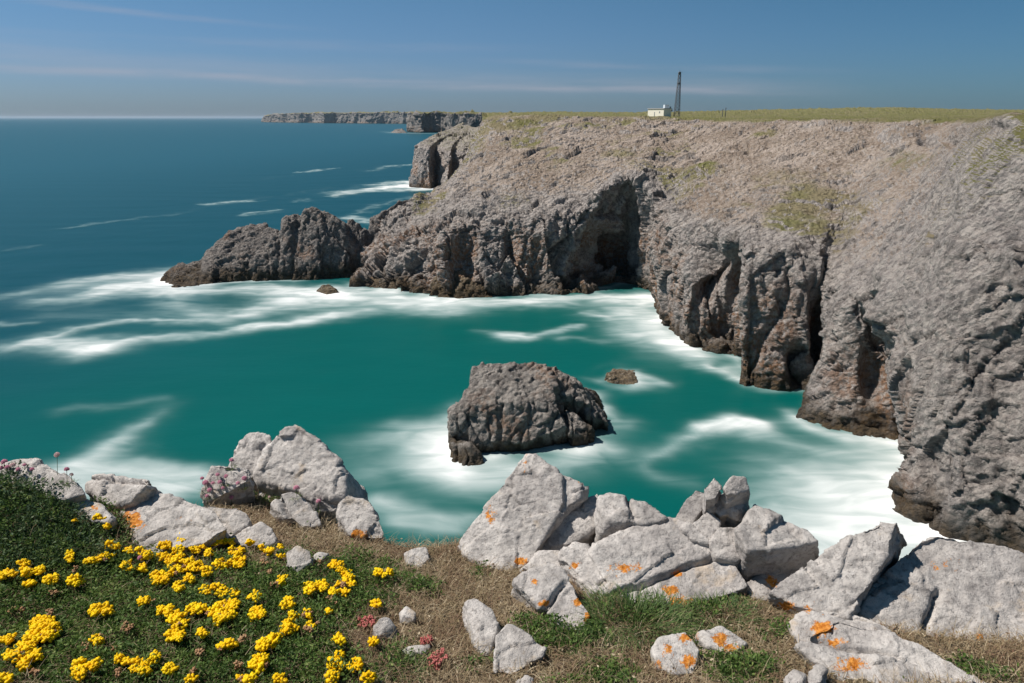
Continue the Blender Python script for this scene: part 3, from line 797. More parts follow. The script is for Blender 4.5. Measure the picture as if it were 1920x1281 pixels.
# the stack in the bay
def yb(v, extra=0): return float(sea_pt(960, v)[1]) + extra
Y0 = yb(868)
mass('sea_stack', [
    rooted([(884,686,Y0+9), (905,679,Y0+9.5), (948,685,Y0+9.5), (985,682,Y0+10), (1024,682,Y0+10), (872,735,Y0+5.5), (866,762,Y0+3.6), (905,826,Y0+1.8), (985,832,Y0+1.8), (1035,702,Y0+9), (1048,750,Y0+5), (1062,800,Y0+3.5)], [(886,856,1.8), (985,862,2.8), (1062,842,3), (890,830,9), (1040,815,13)]),
    rooted([(842,772,Y0+3.4), (866,754,Y0+4.6), (874,790,Y0+2.5), (846,800,Y0+2.8), (900,836,Y0+1.6)], [(850,846,3), (900,858,1.4), (870,810,9)]),
    rooted([(845,832,Y0+1.0), (876,830,Y0+.6), (898,850,Y0+.3)], [(846,874), (876,880), (904,871), (860,850,5)]),
    rooted([(1026,686,Y0+10), (1052,697,Y0+10), (1076,706,Y0+10), (1092,728,Y0+9), (1108,760,Y0+7.5), (1052,740,Y0+7)], [(1096,815,4), (1108,804,6), (1060,790,12)]),
    rooted([(1085,722,Y0+9.5), (1112,755,Y0+8.5), (1128,775,Y0+8), (1140,792,Y0+7), (1100,780,Y0+7)], [(1141,797), (1095,806,3), (1110,785,9)]),
    rooted([(1062,770,Y0+5.5), (1090,795,Y0+4.8), (1106,806,Y0+4.5), (1110,820,Y0+4), (1070,812,Y0+3.4)], [(1112,827), (1070,840), (1075,810,5)]),
  ], 0.14, 0.42, 740, STACK, 'big dark sea stack with furrowed sides standing in the turquoise bay', 'sea stack', vert=.3, blk=1.6, grooves=.3, cols=.55, wet0=.6, wet1=2.6)
mass('sea_rock', [rooted([(1137,700,yb(722)+1.5), (1150,697,yb(722)+2), (1180,700,yb(722)+2), (1194,710,yb(722)+1)], [(1131,715), (1150,722), (1185,725), (1198,722), (1150,706,3), (1190,708,3)], -1.5)],
  0.12, 0.3, 760, cliff_material('weedy_rock', (0.17, 0.13, 0.09), (0.06, 0.05, 0.035), (0.24, 0.185, 0.12), turf=False), 'small brown weed covered rock awash between the stack and the cliff', 'rock', blk=.9, wet0=-1, wet1=.4)
WR = bpy.data.materials['weedy_rock']
mass('sea_rock', [rooted([(604,538,yb(552)+1.5), (618,536,yb(552)+2), (630,544,yb(552)+1)], [(588,550), (612,556), (642,552), (610,545,4)], -1.5)],
  0.2, 0.42, 770, WR, 'low brown rock ringed by white foam in front of the promontory', 'rock', blk=1.2, wet0=-.5, wet1=1)
mass('sea_rock', [rooted([(742,243.2,1800), (752,243,1800), (758,245,1790)], [(733,249), (748,250), (764,249.5), (748,247,60)], -3)],
  2.2, .6, 780, CLIFF_FAR, 'tiny far islet off the distant pale headland', 'rock', blk=8, wet0=-2, wet1=0)
mass('sea_rock', [rooted([(690,519,yb(532)+1), (720,515,yb(532)+1), (735,525,yb(535)-1)], [(664,535), (690,541), (745,545), (700,525,4), (750,530,4)], -2)],
  0.25, 0.5, 781, WR, 'flat brown ledge at the foot of the headland beside the foam', 'ledge', blk=1.5, wet0=0, wet1=2)
mass('sea_rock', [rooted([(812,520,yb(556)+3), (840,500,yb(556)+4), (870,525,yb(556)+3), (905,535,yb(556)+3)], [(800,558), (850,562), (930,560), (830,540,8), (920,545,8)], -2)],
  0.25, 0.8, 782, WR, 'brown weedy boulder heap below the headland left of the cave', 'boulder', blk=2.0, wet0=1, wet1=4)
mass('sea_rock', [rooted([(1506,762,yb(785)+2), (1530,752,yb(785)+3), (1570,770,yb(795)+1), (1640,790,yb(805)+1)], [(1496,790), (1540,808), (1640,828), (1690,836), (1540,780,6), (1690,800,6)], -2)],
  0.14, 0.4, 783, WR, 'brown weedy ledge at the foot of the free standing pillar', 'ledge', blk=1.2, wet0=.3, wet1=2)
# ------------------------------------------------------------------ building and mast on the plateau
def bx(bm, x0, x1, y0, y1, z0, z1):
    v = [bm.verts.new(p) for p in ((x0,y0,z0),(x1,y0,z0),(x1,y1,z0),(x0,y1,z0),(x0,y0,z1),(x1,y0,z1),(x1,y1,z1),(x0,y1,z1))]
    for f in ((3,2,1,0),(4,5,6,7),(0,1,5,4),(1,2,6,5),(2,3,7,6),(3,0,4,7)): bm.faces.new([v[i] for i in f])
def bar(bm, a, b, r, n=4):
    a, b = Vector(a), Vector(b); d = (b - a).normalized(); x = d.orthogonal().normalized(); y = d.cross(x)
    A, B = [], []
    for i in range(n):
        o = (x * math.cos(2 * math.pi * i / n + .785) + y * math.sin(2 * math.pi * i / n + .785)) * r
        A.append(bm.verts.new(a + o)); B.append(bm.verts.new(b + o))
    for i in range(n): bm.faces.new((A[i], A[(i + 1) % n], B[(i + 1) % n], B[i]))
    bm.faces.new(A[::-1]); bm.faces.new(B)
def bobj(name, bm, mat, parent=None):
    me = bpy.data.meshes.new(name); bmesh.ops.recalc_face_normals(bm, faces=bm.faces); bm.to_mesh(me); bm.free(); return link(name, me, mat, parent)

def plateau_z(x, y):
    best = np.argmin((MG[..., 0] - x) ** 2 + (MG[..., 1] - y) ** 2)
    return float(MG.reshape(-1, 3)[best, 2])
WHITE = flat_mat('white_render', (0.86, 0.82, 0.70), .8, .05, 2)
GREY = flat_mat('grey_render', (0.42, 0.43, 0.44), .8, .1, 2)
DARK = flat_mat('dark_opening', (0.28, 0.29, 0.30), .4, .1, 2)
STEEL = flat_mat('weathered_steel', (0.13, 0.145, 0.165), .6, .2, 2, .3)
YB = 300.0
def px(u): return float(at(u, 215, YB)[0])
zb = plateau_z(px(1240), YB)
b = empty('lookout_building', (px(1239), YB, zb)); tag(b, 'small white flat roofed building on the plateau left of the mast', 'building')
S = YB / 1280 * 1.02
b.rotation_euler.z = R(-50)
bm = bmesh.new(); bx(bm, -29*S, 6*S, 0, 5, -1.5, 13.0*S); bobj('wall', bm, WHITE, b)
bm = bmesh.new(); bx(bm, -29.6*S, 6.6*S, -.25, 5.3, 13.0*S + .003, 13.0*S + .28); bobj('roof', bm, GREY, b)
for x0, x1, z0, z1 in ((-14.5*S, -13.2*S, 0, 8*S), (-4*S, -2*S, 6*S, 9*S)):
    bm = bmesh.new(); bx(bm, x0, x1, -.06, .05, z0, z1); bobj('door' if z0 == 0 else 'window', bm, DARK, b)
b2 = empty('store_hut', (px(1249.5), YB + 2, zb)); tag(b2, 'grey hut with pale upper storey between the white building and the mast', 'hut')
bm = bmesh.new(); bx(bm, -4.6*S, 6.5*S, 0, 4, -1.5, 13*S); bobj('wall', bm, flat_mat('brown_render', (.20, .17, .14), .8, .1, 2), b2)
bm = bmesh.new(); bx(bm, -1.5*S, 6.2*S, .4, 3.6, 13*S + .003, 20*S); bobj('upper_storey', bm, flat_mat('pale_panels', (.55, .60, .64), .6, .05, 2), b2)
bm = bmesh.new(); bx(bm, 2.2*S, 5*S, -.05, .05, 0, 9*S); bobj('door', bm, WHITE, b2)
bm = bmesh.new(); bx(bm, 8.4*S, 10.2*S, 1.2, 1.8, -1.5, 17*S); bx(bm, 5*S, 13*S, 1.0, 2.0, 9*S, 12*S); bobj('vent_stack', bm, STEEL, b2)
# lattice mast
m0 = empty('lattice_mast', (px(1272), YB + 3, zb)); tag(m0, 'tall tapering steel lattice mast standing on the plateau skyline', 'mast')
HM = 77 * S
bm = bmesh.new(); w0, w1 = 1.15, .42
def leg(sx, sy, k): w = w0 + (w1 - w0) * k; return (sx * w, sy * w, k * HM * .94 - (1.5 if k == 0 else 0))
for sx in (-1, 1):
    for sy in (-1, 1): bar(bm, leg(sx, sy, 0), leg(sx, sy, 1), .08)
bobj('frame', bm, STEEL, m0)
bm = bmesh.new(); nb = 12
for i in range(nb):
    k0, k1 = i / nb, (i + 1) / nb
    cs = [(-1,-1),(1,-1),(1,1),(-1,1)]
    for j in range(4):
        a, c_ = cs[j], cs[(j + 1) % 4]
        bar(bm, leg(*a, k0), leg(*c_, k1), .055); bar(bm, leg(*c_, k0), leg(*a, k1), .055); bar(bm, leg(*a, k1), leg(*c_, k1), .055)
bobj('bracing', bm, STEEL, m0)
for zz, r in ((.90, .62), (.68, .45)):
    bm = bmesh.new(); bmesh.ops.create_cone(bm, cap_ends=True, segments=14, radius1=r, radius2=r * .8, depth=.7, matrix=Matrix.Translation((-.1, -.5, HM * zz + .6)) @ Matrix.Rotation(R(90), 4, 'X'))
    bobj('dish', bm, STEEL, m0)
bm = bmesh.new(); bar(bm, (0, 0, HM * .9), (0, 0, HM * 1.0), .07); bar(bm, (-.4, 0, HM * .955), (1.2, 0, HM * .955), .04); bobj('antenna', bm, STEEL, m0)
for i, (u, hh, lb) in enumerate(((1354.5, 12, 'thin dark post on the skyline, the left one of a pair right of the mast'), (1360, 14, 'thin dark post on the skyline, the right one of a pair right of the mast'))):
    bm = bmesh.new(); bar(bm, (0, 0, -1.2), (0, 0, hh * S), .16, 6); bmesh.ops.create_cone(bm, cap_ends=True, segments=6, radius1=.26, radius2=.16, depth=.4, matrix=Matrix.Translation((0, 0, hh * S + .2)))
    o = bobj('marker_post', bm, STEEL); x = float(at(u, 215, 310)[0]); o.location = (x, 310, plateau_z(x, 310)); tag(o, lb, 'post', 'marker posts on the plateau')
# ------------------------------------------------------------------ the clifftop at the viewer's feet
EYE, SLOPE = 1.45, 0.13
def mound(x, y):
    return 0.30 * np.exp(-(((x + 2.12) / .58) ** 2 + ((y - 2.62) / .46) ** 2)) + .05 * np.exp(-(((x + 1.1) / .6) ** 2 + ((y - 1.9) / .4) ** 2))
def gz_raw(x, y):
    return H - EYE - SLOPE * y + mound(x, y)
def gpt(u, v, h=0.0):
    """the point of the turf (or h above it) seen at a picture point"""
    r = ray(u, v); k = np.full(np.shape(u), 1.6)
    for _ in range(40):
        p = CAMP + r * k[..., None]
        g = gz_raw(p[..., 0], p[..., 1]) + h
        k = k + .7 * (p[..., 2] - g) / np.maximum(-r[..., 2] - SLOPE * .5, .2)
    return CAMP + r * k[..., None]
EDGE_PX = [(-300,905),(0,897),(80,905),(150,935),(220,950),(300,958),(390,958),(440,930),(500,930),(580,975),(650,990),(715,1010),(745,1022),(800,1022),(870,1015),(960,1045),(1080,1060),(1200,1085),(1300,1100),(1420,1085),(1520,1105),(1620,1160),(1750,1190),(1920,1195),(2400,1200)]
_e = gpt(np.array([float(a) for a, b in EDGE_PX]), np.array([float(b) for a, b in EDGE_PX]))
EX = np.concatenate([[-40, -8], _e[:, 0], [6, 40]]); EY = np.concatenate([[2.2, 3.0], _e[:, 1], [2.0, 1.0]])
_o = np.argsort(EX); EX, EY = EX[_o], EY[_o]
def edge(x): return np.interp(x, EX, EY)
def ground_z(x, y):
    over = y - edge(x)
    z = gz_raw(x, y)
    s = np.clip(over + .10, 0, None)
    return z - 1.2 * s ** 2 - np.clip(over, 0, None) * 2.6

def build_ground():
    xs = np.concatenate([-np.geomspace(40, 4.1, 24), np.arange(-4, 4.01, .03), np.geomspace(4.1, 40, 24)])
    tq = np.concatenate([np.linspace(-14, -.1, 40), np.linspace(0, 1, 100), np.linspace(1.02, 1.5, 30), np.linspace(1.6, 4, 16)])
    X = np.repeat(xs[:, None], len(tq), 1); Eg = edge(xs)[:, None]
    Y = np.where(tq[None] <= 1, .6 + (Eg - .6) * np.maximum(tq[None], 0) + np.minimum(tq[None], 0) * 1.5, Eg + (tq[None] - 1) * 1.0)
    P = np.stack([X, Y, X * 0], -1).reshape(-1, 3)
    Z = ground_z(P[:, 0], P[:, 1])
    dd = (tq[None] - 1.5).clip(0, None); 
    Z = Z - (np.broadcast_to(dd, X.shape).ravel()) * 15.0
    Z = np.maximum(Z, -3)
    Z = Z + .018 * fbm(P / .22, 3, 31) + .008 * fbm(P / .06, 2, 32)
    P[:, 2] = Z
    me = mesh_np('turf_ground', P, grid_faces(len(xs), len(tq)))
    m, t, p = material('turf_soil')
    pos = t.add('ShaderNodeNewGeometry').outputs['Position']
    c = t.mix(t.ramp(t.noise(pos, 9, 5, .65), .35, .65), (.10, .075, .05), (.19, .145, .10))
    c = t.mix(t.ramp(t.noise(pos, 3, 4, .6), .5, .7), c, (.085, .085, .035))
    sz = t.add('ShaderNodeSeparateXYZ', ins={0: pos})
    c = t.mix(t.ramp(sz.outputs[2], H - 4.5, H - 3.2, 1, 0), c, (.30, .28, .26))
    t.put(p.inputs['Base Color'], c); p.inputs['Roughness'].default_value = .95; p.inputs['Specular IOR Level'].default_value = .1
    b = t.add('ShaderNodeBump', ins={'Height': t.noise(pos, 60, 4, .7), 'Strength': .8, 'Distance': .02}); t.l.new(b.outputs[0], p.inputs['Normal'])
    o = link('turf_ground', me, m); tag(o, 'dry brown clifftop ground under the turf and flowers', 'ground', kind='structure')
build_ground()

# ------------------------------------------------------------------ pale limestone rocks
def rock_material():
    m, t, p = material('pale_limestone')
    pos = t.add('ShaderNodeNewGeometry').outputs['Position']
    oi = t.add('ShaderNodeObjectInfo').outputs['Random']
    n1 = t.noise(pos, 4.0, 6, .62); n2 = t.noise(pos, 19, 6, .7); n3 = t.noise(pos, 75, 4, .7)
    c = t.mix(t.ramp(n1, .33, .67), (.44, .415, .40), (.575, .545, .525))
    c = t.mix(t.ramp(n2, .45, .66, 0, .8), c, (.27, .255, .25))
    c = t.mix(t.ramp(n2, .30, .44, .55, 0), c, (.75, .715, .69))
    c = t.mix(t.ramp(n3, .53, .66, 0, .7), c, (.20, .185, .18))
    c = t.mix(t.ramp(t.noise(pos, 7.5, 5, .6), .60, .72, 0, .45), c, (.52, .40, .27))
    wv = t.noise(t.scale(pos, (1, 1, 5)), 6, 4, .6)
    c = t.mix(t.ramp(wv, .58, .70, 0, .35), c, (.30, .285, .28))
    c = t.mix(t.ramp(t.noise(pos, 2.6, 5, .6, .5), .5, .66, 0, .55), c, t.mix(1.0, c, (.66, .65, .66), 'MULTIPLY'))
    c = t.mix(1.0, c, t.mix(oi, (.90, .89, .88), (1.06, 1.05, 1.04)), 'MULTIPLY')
    li = t.math('ADD', t.attr('lichen'), t.math('MULTIPLY', t.math('SUBTRACT', t.noise(pos, 38, 6, .8), .5), 2.6))
    lm = t.ramp(li, .50, .62)
    c = t.mix(lm, c, t.mix(t.ramp(t.noise(pos, 90, 3), .35, .65), (.42, .13, .015), (.68, .29, .06)))
    t.put(p.inputs['Base Color'], c); p.inputs['Roughness'].default_value = .88; p.inputs['Specular IOR Level'].default_value = .2
    h = t.math('ADD', t.math('MULTIPLY', t.noise(pos, 26, 7, .72), 1.0), t.math('MULTIPLY', t.noise(pos, 130, 3, .7), .35))
    b = t.add('ShaderNodeBump', ins={'Height': h, 'Strength': .9, 'Distance': .013}); t.l.new(b.outputs[0], p.inputs['Normal'])
    return m
ROCK = rock_material()

LICHEN = [(248,976,24,19,1.05), (1475,1137,17,14,1.0), (1542,1180,26,20,.95), (1600,1246,40,18,.85), (1086,1128,12,9,1.2), (1103,1157,10,12,1.2), (1020,1132,12,8,1.0),
  (1172,1066,34,16,.62), (920,965,16,26,.62), (672,1002,22,12,.95), (742,1038,14,10,1.3), (976,1052,14,10,1.1), (1258,1107,16,10,1.2), (1275,1130,26,14,1.0), (1225,1250,30,16,.6), (1350,1200,16,18,1.0), (1372,1215,18,10,.9),
  (1290,1240,22,14,.9), (1446,1090,14,14,.9), (1078,1061,10,8,1.0), (1270,1076,12,6,.9), (170,950,26,12,.6), (1090,895,18,18,.45), (1770,1060,40,20,.42), (1560,1080,20,10,.4), (340,975,30,10,.4), (1000,1090,14,10,.6), (1565,1205,26,12,.8), (1838,1195,8,14,.9), (985,870,8,30,.4), (1515,1140,14,14,.7), (1290,1195,20,16,.8), (1250,1220,14,20,.7), (1410,1275,30,10,.9)]
ROCK_BVH = []
rock_objs = []
def plane_pts(poly, phi, psi, anchor, dy=0.0, h=0.0):
    a = gpt(np.float64(anchor[0]), np.float64(anchor[1]), h).reshape(3)
    a = a + np.array([0, dy, 0])
    f, s = R(phi), R(psi)
    n = np.array([math.sin(f) * math.sin(s), -math.sin(f) * math.cos(s), math.cos(f)])
    r = ray(np.array([q[0] for q in poly], float), np.array([q[1] for q in poly], float))
    k = ((a - CAMP) @ n) / (r @ n)
    return CAMP + r * k[:, None], n

GROW = 1.04
def rock(label, parts, voxel=.010, rough=1.0, group=None, name='rock', seed=0, relaxn=1):
    """parts: (outline, face tilt, face turn, anchor picture point, thickness, [extra (u, v, dY from anchor)], raise)"""
    rr = np.random.default_rng(seed + 900)
    blocks = []
    for pt in parts:
        poly, phi, psi, anc, th = pt[:5]; ex = pt[5] if len(pt) > 5 else []; h = pt[6] if len(pt) > 6 else 0.0
        cu = sum(q[0] for q in poly) / len(poly); cv = sum(q[1] for q in poly) / len(poly)
        gw = GROW + (.03 if max(q[0] for q in poly) - min(q[0] for q in poly) > 150 else 0)
        P, n = plane_pts([(cu + (q[0] - cu) * gw, cv + (q[1] - cv) * gw) for q in poly], phi, psi, anc, 0.0, h + .025)
        P = P - n * rr.uniform(0, .010, (len(P), 1))
        rays = P - CAMP; rays /= np.linalg.norm(rays, axis=1, keepdims=True)
        B = P + rays * th * .7 + np.array([0, 0, -th * .75])
        # a shallow crown so that the face is not one flat plane
        c = P.mean(0) + n * .006 + rr.normal(0, .015, 3) * np.array([1, 1, .2])
        Q = list(P) + list(B) + [c]
        ay = gpt(np.float64(anc[0]), np.float64(anc[1]), h).reshape(3)[1]
        for (u, v, dY) in ex:
            q = at(u, v, P[dY[0], 1] + dY[1] if isinstance(dY, tuple) else ay + dY); Q += [q, q + np.array([0, .06, -.12])]
        blocks.append(Q)
    me, V, N = fuse(blocks, voxel * .72)
    size = float(np.linalg.norm(V.max(0) - V.min(0)))
    rough = rough * min(1.0, (size / .55) ** .8)
    for i in range(9):                                   # broken corners and edges
        nn = rr.normal(0, 1, 3); nn[2] = abs(nn[2]) * .7; nn /= np.linalg.norm(nn)
        pj = V @ nn; c_ = pj.max() - rr.uniform(.002, .012) * size
        V = V - nn * np.clip(pj - c_, 0, None)[:, None]
    off = np.array([seed * 3.1, seed * 1.7, 0])
    W_ = V + off
    wr = .008 * np.stack([fbm(W_ / .10, 2, 44), fbm(W_ / .10, 2, 54), fbm(W_ / .10, 2, 64)], -1)
    rot = np.array([[.86, .35, -.36], [-.28, .93, .22], [.42, -.09, .90]])
    d = .003 * fbm(W_ / .22, 2, 41) + .0022 * fbm(W_ / .025, 3, 43)
    for k, (sz, ca, ta) in enumerate(((.26, .05, .045), (.10, .05, .065), (.04, .045, .06))):
        f1, f2, c1, tl = worley(((W_ + wr) @ rot.T) / (sz * np.array([1, .9, .6])), 45 + k)
        d = d + sz * (ca * (c1 - .5) + ta * tl)
    # straight joints that split the rock into fitted blocks, one side standing a little higher
    for i in range(int(np.clip(size * 4 - .6, 0, 4))):
        nn = rr.normal(0, 1, 3); nn[2] *= .35; nn /= np.linalg.norm(nn)
        c0 = V.mean(0) + rr.normal(0, .22, 3) * size
        s_ = (V - c0) @ nn + .012 * fbm(W_ / .09, 3, 70 + i)
        on = sstep(-.05, .12, gnoise(W_ / .45, 80 + i) + .12)
        d = d - on * (.030 * np.exp(-(s_ / .0085) ** 2)) + on * .006 * np.sign(s_)
    V2 = V + N * (d * rough)[:, None]
    put_verts(me, V2)
    u, w = proj(V2); li = np.zeros(len(V2))
    for (lu, lv, ru, rv, s) in LICHEN:
        li = np.maximum(li, s * np.exp(-((u - lu) / ru) ** 2 - ((w - lv) / rv) ** 2))
    set_attr(me, 'lichen', li)
    o = link(name, me, ROCK); tag(o, label, 'rock', group)
    from mathutils.bvhtree import BVHTree
    fcs = [tuple(p_.vertices) for p_ in me.polygons]
    ROCK_BVH.append((BVHTree.FromPolygons([tuple(q) for q in V2], fcs), V2.min(0), V2.max(0)))
    rock_objs.append(o)
    return o

rock('low flat pinkish rock behind the green cushion at the cliff edge', [([(-30,872),(31,860),(63,863),(92,876),(126,889),(145,908),(152,922),(118,936),(88,922),(40,900),(-30,898)], 35, -10, (100,930), .22)], seed=1)
rock('squarish boulder with a dark right side standing behind the lichen slab', [([(170,893),(184,889),(222,888),(278,898),(268,918),(244,936),(212,946),(168,915)], 42, -25, (215,945), .22, [(283,901,(3,.04)),(282,925,(4,.06)),(264,936,(5,.05))])], seed=2)
rock('small low rock between the green cushion and the lichen slab', [([(88,936),(118,930),(152,932),(190,941),(210,965),(206,978),(160,970),(118,957)], 25, -5, (160,972), .14)], seed=3, voxel=.010)
rock('broad pale slab with one round orange lichen spot behind the yellow flowers', [
   ([(210,970),(234,948),(268,928),(312,929),(366,945),(400,960),(420,990),(376,1018),(298,1034),(235,1028),(206,1003)], 24, -8, (297,1030), .22),
   ([(360,946),(384,951),(440,949),(462,955),(470,970),(463,985),(430,1006),(380,1016),(350,1000)], 30, 8, (400,1010), .2)], seed=4, voxel=.009)
rock('pale rock tapering to a point at the end of the lichen slab above the flowers', [([(428,1007),(468,988),(489,975),(512,994),(521,1012),(498,1028),(450,1022)], 32, 10, (498,1028), .14)], seed=5, voxel=.009)
rock('small round pale stone at the edge of the yellow flowers', [([(535,1032),(558,1020),(582,1032),(584,1052),(558,1072),(538,1056)], 40, -5, (558,1070), .12)], seed=6, voxel=.007)
rock('small flat pale chip right of the round stone', [([(585,1040),(597,1033),(616,1036),(608,1048),(590,1050)], 22, 0, (600,1048), .06)], seed=7, voxel=.007)
rock('upright grey rock with a rough dark top standing against the sea', [
   ([(428,868),(436,850),(450,824),(467,809),(488,811),(503,817),(508,836),(494,866),(481,890),(464,896),(424,880)], 58, -22, (450,915), .2)], seed=8, rough=1.5)
rock('lichen grey rock with pink thrift growing on it, below the upright rock', [
   ([(375,927),(380,902),(398,875),(424,869),(466,876),(470,898),(442,916),(415,930),(391,942)], 52, -15, (400,945), .2)], seed=9, rough=1.3)
rock('big pale triangular boulder with a dark right flank standing above the sea', [
   ([(486,888),(499,850),(520,818),(545,803),(566,806),(590,825),(606,842),(628,866),(640,892),(638,930),(600,925),(555,905),(520,903),(490,897)], 52, -14, (540,945), .34, [(642,868,(7,.05)),(664,898,(8,.10)),(684,922,(8,.16)),(677,938,(9,.10)),(645,942,(9,.02))])], seed=10, rough=1.3)
rock('pale wedge shaped rock in front of the triangular boulder', [([(508,945),(528,924),(549,920),(572,936),(592,960),(604,985),(564,988),(522,962)], 45, -10, (560,988), .18)], seed=11, voxel=.010)
rock('grey rock with a pink flower on it under the triangular boulder', [([(560,918),(585,912),(610,914),(632,937),(628,955),(590,952)], 48, 5, (600,955), .16)], seed=12, voxel=.010, rough=1.3)
rock('rounded pale rock at the turf edge where the sea shows beside it', [([(632,965),(634,940),(654,927),(690,940),(708,968),(720,998),(716,1010),(690,1010),(652,994)], 48, -12, (680,1012), .2)], seed=13, voxel=.010, rough=1.3)
rock('low pale rock half buried at the gap in the turf', [([(758,1035),(775,1026),(800,1024),(806,1045),(790,1062),(764,1056)], 30, 0, (785,1055), .12)], seed=14, voxel=.009)
rock('big pale block tilted up to a peak in the middle of the rocks', [
   ([(991,852),(1034,876),(1048,900),(1050,945),(1020,1000),(998,1040),(974,1062),(922,1060),(875,1034),(864,1008),(890,978),(914,952),(945,925),(965,909),(980,878)], 40, -14, (930,1050), .30, []),
   ([(1030,893),(1046,893),(1092,909),(1080,936),(1039,962),(1010,1010),(1000,960)], 41, -10, (1003,1050), .26, [(1098,912,(2,.05)),(1098,934,(3,.05))])], seed=15, voxel=.009)
rock('pale block with a dark shaded underside leaning against the peaked block', [
   ([(1006,1022),(1040,964),(1072,945),(1116,922),(1127,937),(1138,971),(1110,983),(1090,994),(1063,1007),(1048,1036),(1022,1040)], 30, -12, (1030,1042), .16, [(1137,990,(5,.05)),(1114,1022,(6,.06)),(1070,1030,(8,.05)),(1047,1040,(9,.02))])], seed=16, voxel=.009)
rock('pale block with a smooth dark front right of the leaning block', [
   ([(1124,931),(1150,928),(1208,940),(1249,972),(1215,979),(1182,957),(1146,976),(1137,973)], 24, -8, (1150,1030), .2, [(1182,1008,(5,.05)),(1168,1018,(5,.05)),(1117,1028,(7,.05)),(1215,984,(4,.04))], .12)], seed=17, voxel=.009)
rock('broad pale sloping slab with pale orange lichen in the middle foreground', [
   ([(1050,1040),(1074,1019),(1104,1022),(1122,1038),(1160,1075),(1200,1128),(1120,1118),(1082,1075)], 22, -6, (1120,1115), .2),
   ([(1115,1034),(1130,1021),(1176,1014),(1200,990),(1226,976),(1268,979),(1300,1000),(1342,1030),(1382,1070),(1404,1098),(1342,1117),(1280,1134),(1200,1128),(1150,1100)], 24, -4, (1280,1130), .25)], seed=18, voxel=.009)
rock('pale rock tongue with orange lichen on its right rim sunk in the dry turf', [
   ([(963,1086),(992,1066),(1028,1051),(1056,1066),(1071,1093),(1080,1120),(1107,1152),(1103,1178),(1070,1182),(1034,1162),(1022,1132),(984,1106)], 22, -4, (1040,1170), .16)], seed=19, voxel=.010)
rock('narrow grey stone sunk in the dry grass, upper one of two', [([(870,1125),(894,1119),(923,1140),(934,1167),(923,1203),(914,1232),(894,1212),(879,1172)], 20, -4, (905,1215), .12)], seed=20, voxel=.008)
rock('grey triangular stone sunk in the dry grass, lower one of two', [([(929,1192),(953,1166),(982,1187),(1025,1214),(1017,1231),(988,1240),(961,1263),(929,1258)], 20, 4, (960,1255), .12)], seed=21, voxel=.008)
rock('small grey angular stone beside the red stonecrop', [([(700,1175),(712,1160),(728,1158),(742,1176),(736,1194),(708,1196)], 45, 10, (720,1195), .09)], seed=22, voxel=.006)
rock('small white topped stone at the right end of the flower patch', [([(745,1148),(761,1135),(780,1147),(778,1164),(762,1170),(749,1167)], 45, -10, (762,1168), .09)], seed=23, voxel=.006)
rock('flat pale stone lying in the dry grass below the white topped stone', [([(752,1218),(766,1209),(806,1209),(800,1222),(770,1230)], 20, 0, (780,1226), .07)], seed=24, voxel=.007)
rock('small pale stone at the bottom edge below the triangular stone', [([(965,1275),(985,1263),(1000,1270),(995,1290),(970,1295)], 30, 0, (980,1285), .08)], seed=25, voxel=.007)
# knobbly pinnacle
KG = 'knobbly stones on the rock pinnacle'
rock('pointed leftmost stone of the knobbly pinnacle', [([(1262,975),(1280,940),(1303,916),(1328,925),(1320,952),(1300,982),(1280,988)], 48, -20, (1285,1025), .18, [], .09)], seed=26, voxel=.009, group=KG)
rock('rounded stone second from the top of the knobbly pinnacle', [([(1318,914),(1339,894),(1355,909),(1345,936),(1322,940)], 55, -20, (1335,1025), .16, [], .15)], seed=27, voxel=.008, group=KG)
rock('topmost blocky stone of the knobbly pinnacle', [([(1357,911),(1374,890),(1398,892),(1406,917),(1393,923),(1364,928)], 55, 0, (1380,1025), .16, [], .16)], seed=28, voxel=.008, group=KG)
rock('middle stone of the knobbly pinnacle between dark cracks', [([(1332,946),(1354,924),(1368,936),(1366,962),(1350,970)], 62, -15, (1350,1025), .16, [], .11)], seed=29, voxel=.008, group=KG)
rock('right hand stone of the knobbly pinnacle with a dark crack beside it', [([(1366,937),(1398,920),(1407,936),(1392,972),(1381,976),(1363,958)], 62, 12, (1380,1025), .16, [], .11)], seed=30, voxel=.008, group=KG)
rock('pale smooth stone under the left part of the pinnacle', [([(1278,988),(1303,975),(1331,957),(1354,972),(1348,992),(1331,1018),(1300,1012)], 38, -10, (1315,1072), .2, [], .06)], seed=31, voxel=.010)
rock('pale block under the pinnacle crossed by a crack', [([(1333,1016),(1350,990),(1386,988),(1424,1004),(1405,1032),(1382,1052),(1345,1040)], 34, 0, (1370,1092), .2, [], .05)], seed=32, voxel=.010)
rock('large block with a broad dark shaded front right of the pinnacle', [
   ([(1384,988),(1416,948),(1452,970),(1495,990),(1519,998),(1532,1014),(1500,1022),(1452,1008),(1421,1007),(1405,1032)], 22, 16, (1440,1084), .16, [(1535,1052,(5,.10)),(1500,1074,(6,.06)),(1468,1084,(7,.05)),(1447,1064,(8,.05)),(1403,1040,(9,.03))], .13)], seed=33, voxel=.010)
rock('small wedge stone in front of the dark shaded block', [([(1380,1063),(1413,1048),(1453,1066),(1438,1086),(1402,1094)], 32, -5, (1420,1092), .1)], seed=34, voxel=.008)
rock('long pale leaning slab with a dark gap on its right', [
   ([(1450,1106),(1491,1070),(1546,1053),(1586,1025),(1620,994),(1648,979),(1680,984),(1664,1012),(1660,1046),(1648,1062),(1620,1102),(1590,1155),(1554,1147),(1498,1134)], 36, -22, (1520,1150), .2, [(1702,1008,(6,.16)),(1698,1040,(8,.18)),(1668,1078,(9,.16)),(1638,1120,(10,.14)),(1606,1160,(11,.06))], .03)], seed=35, voxel=.009)
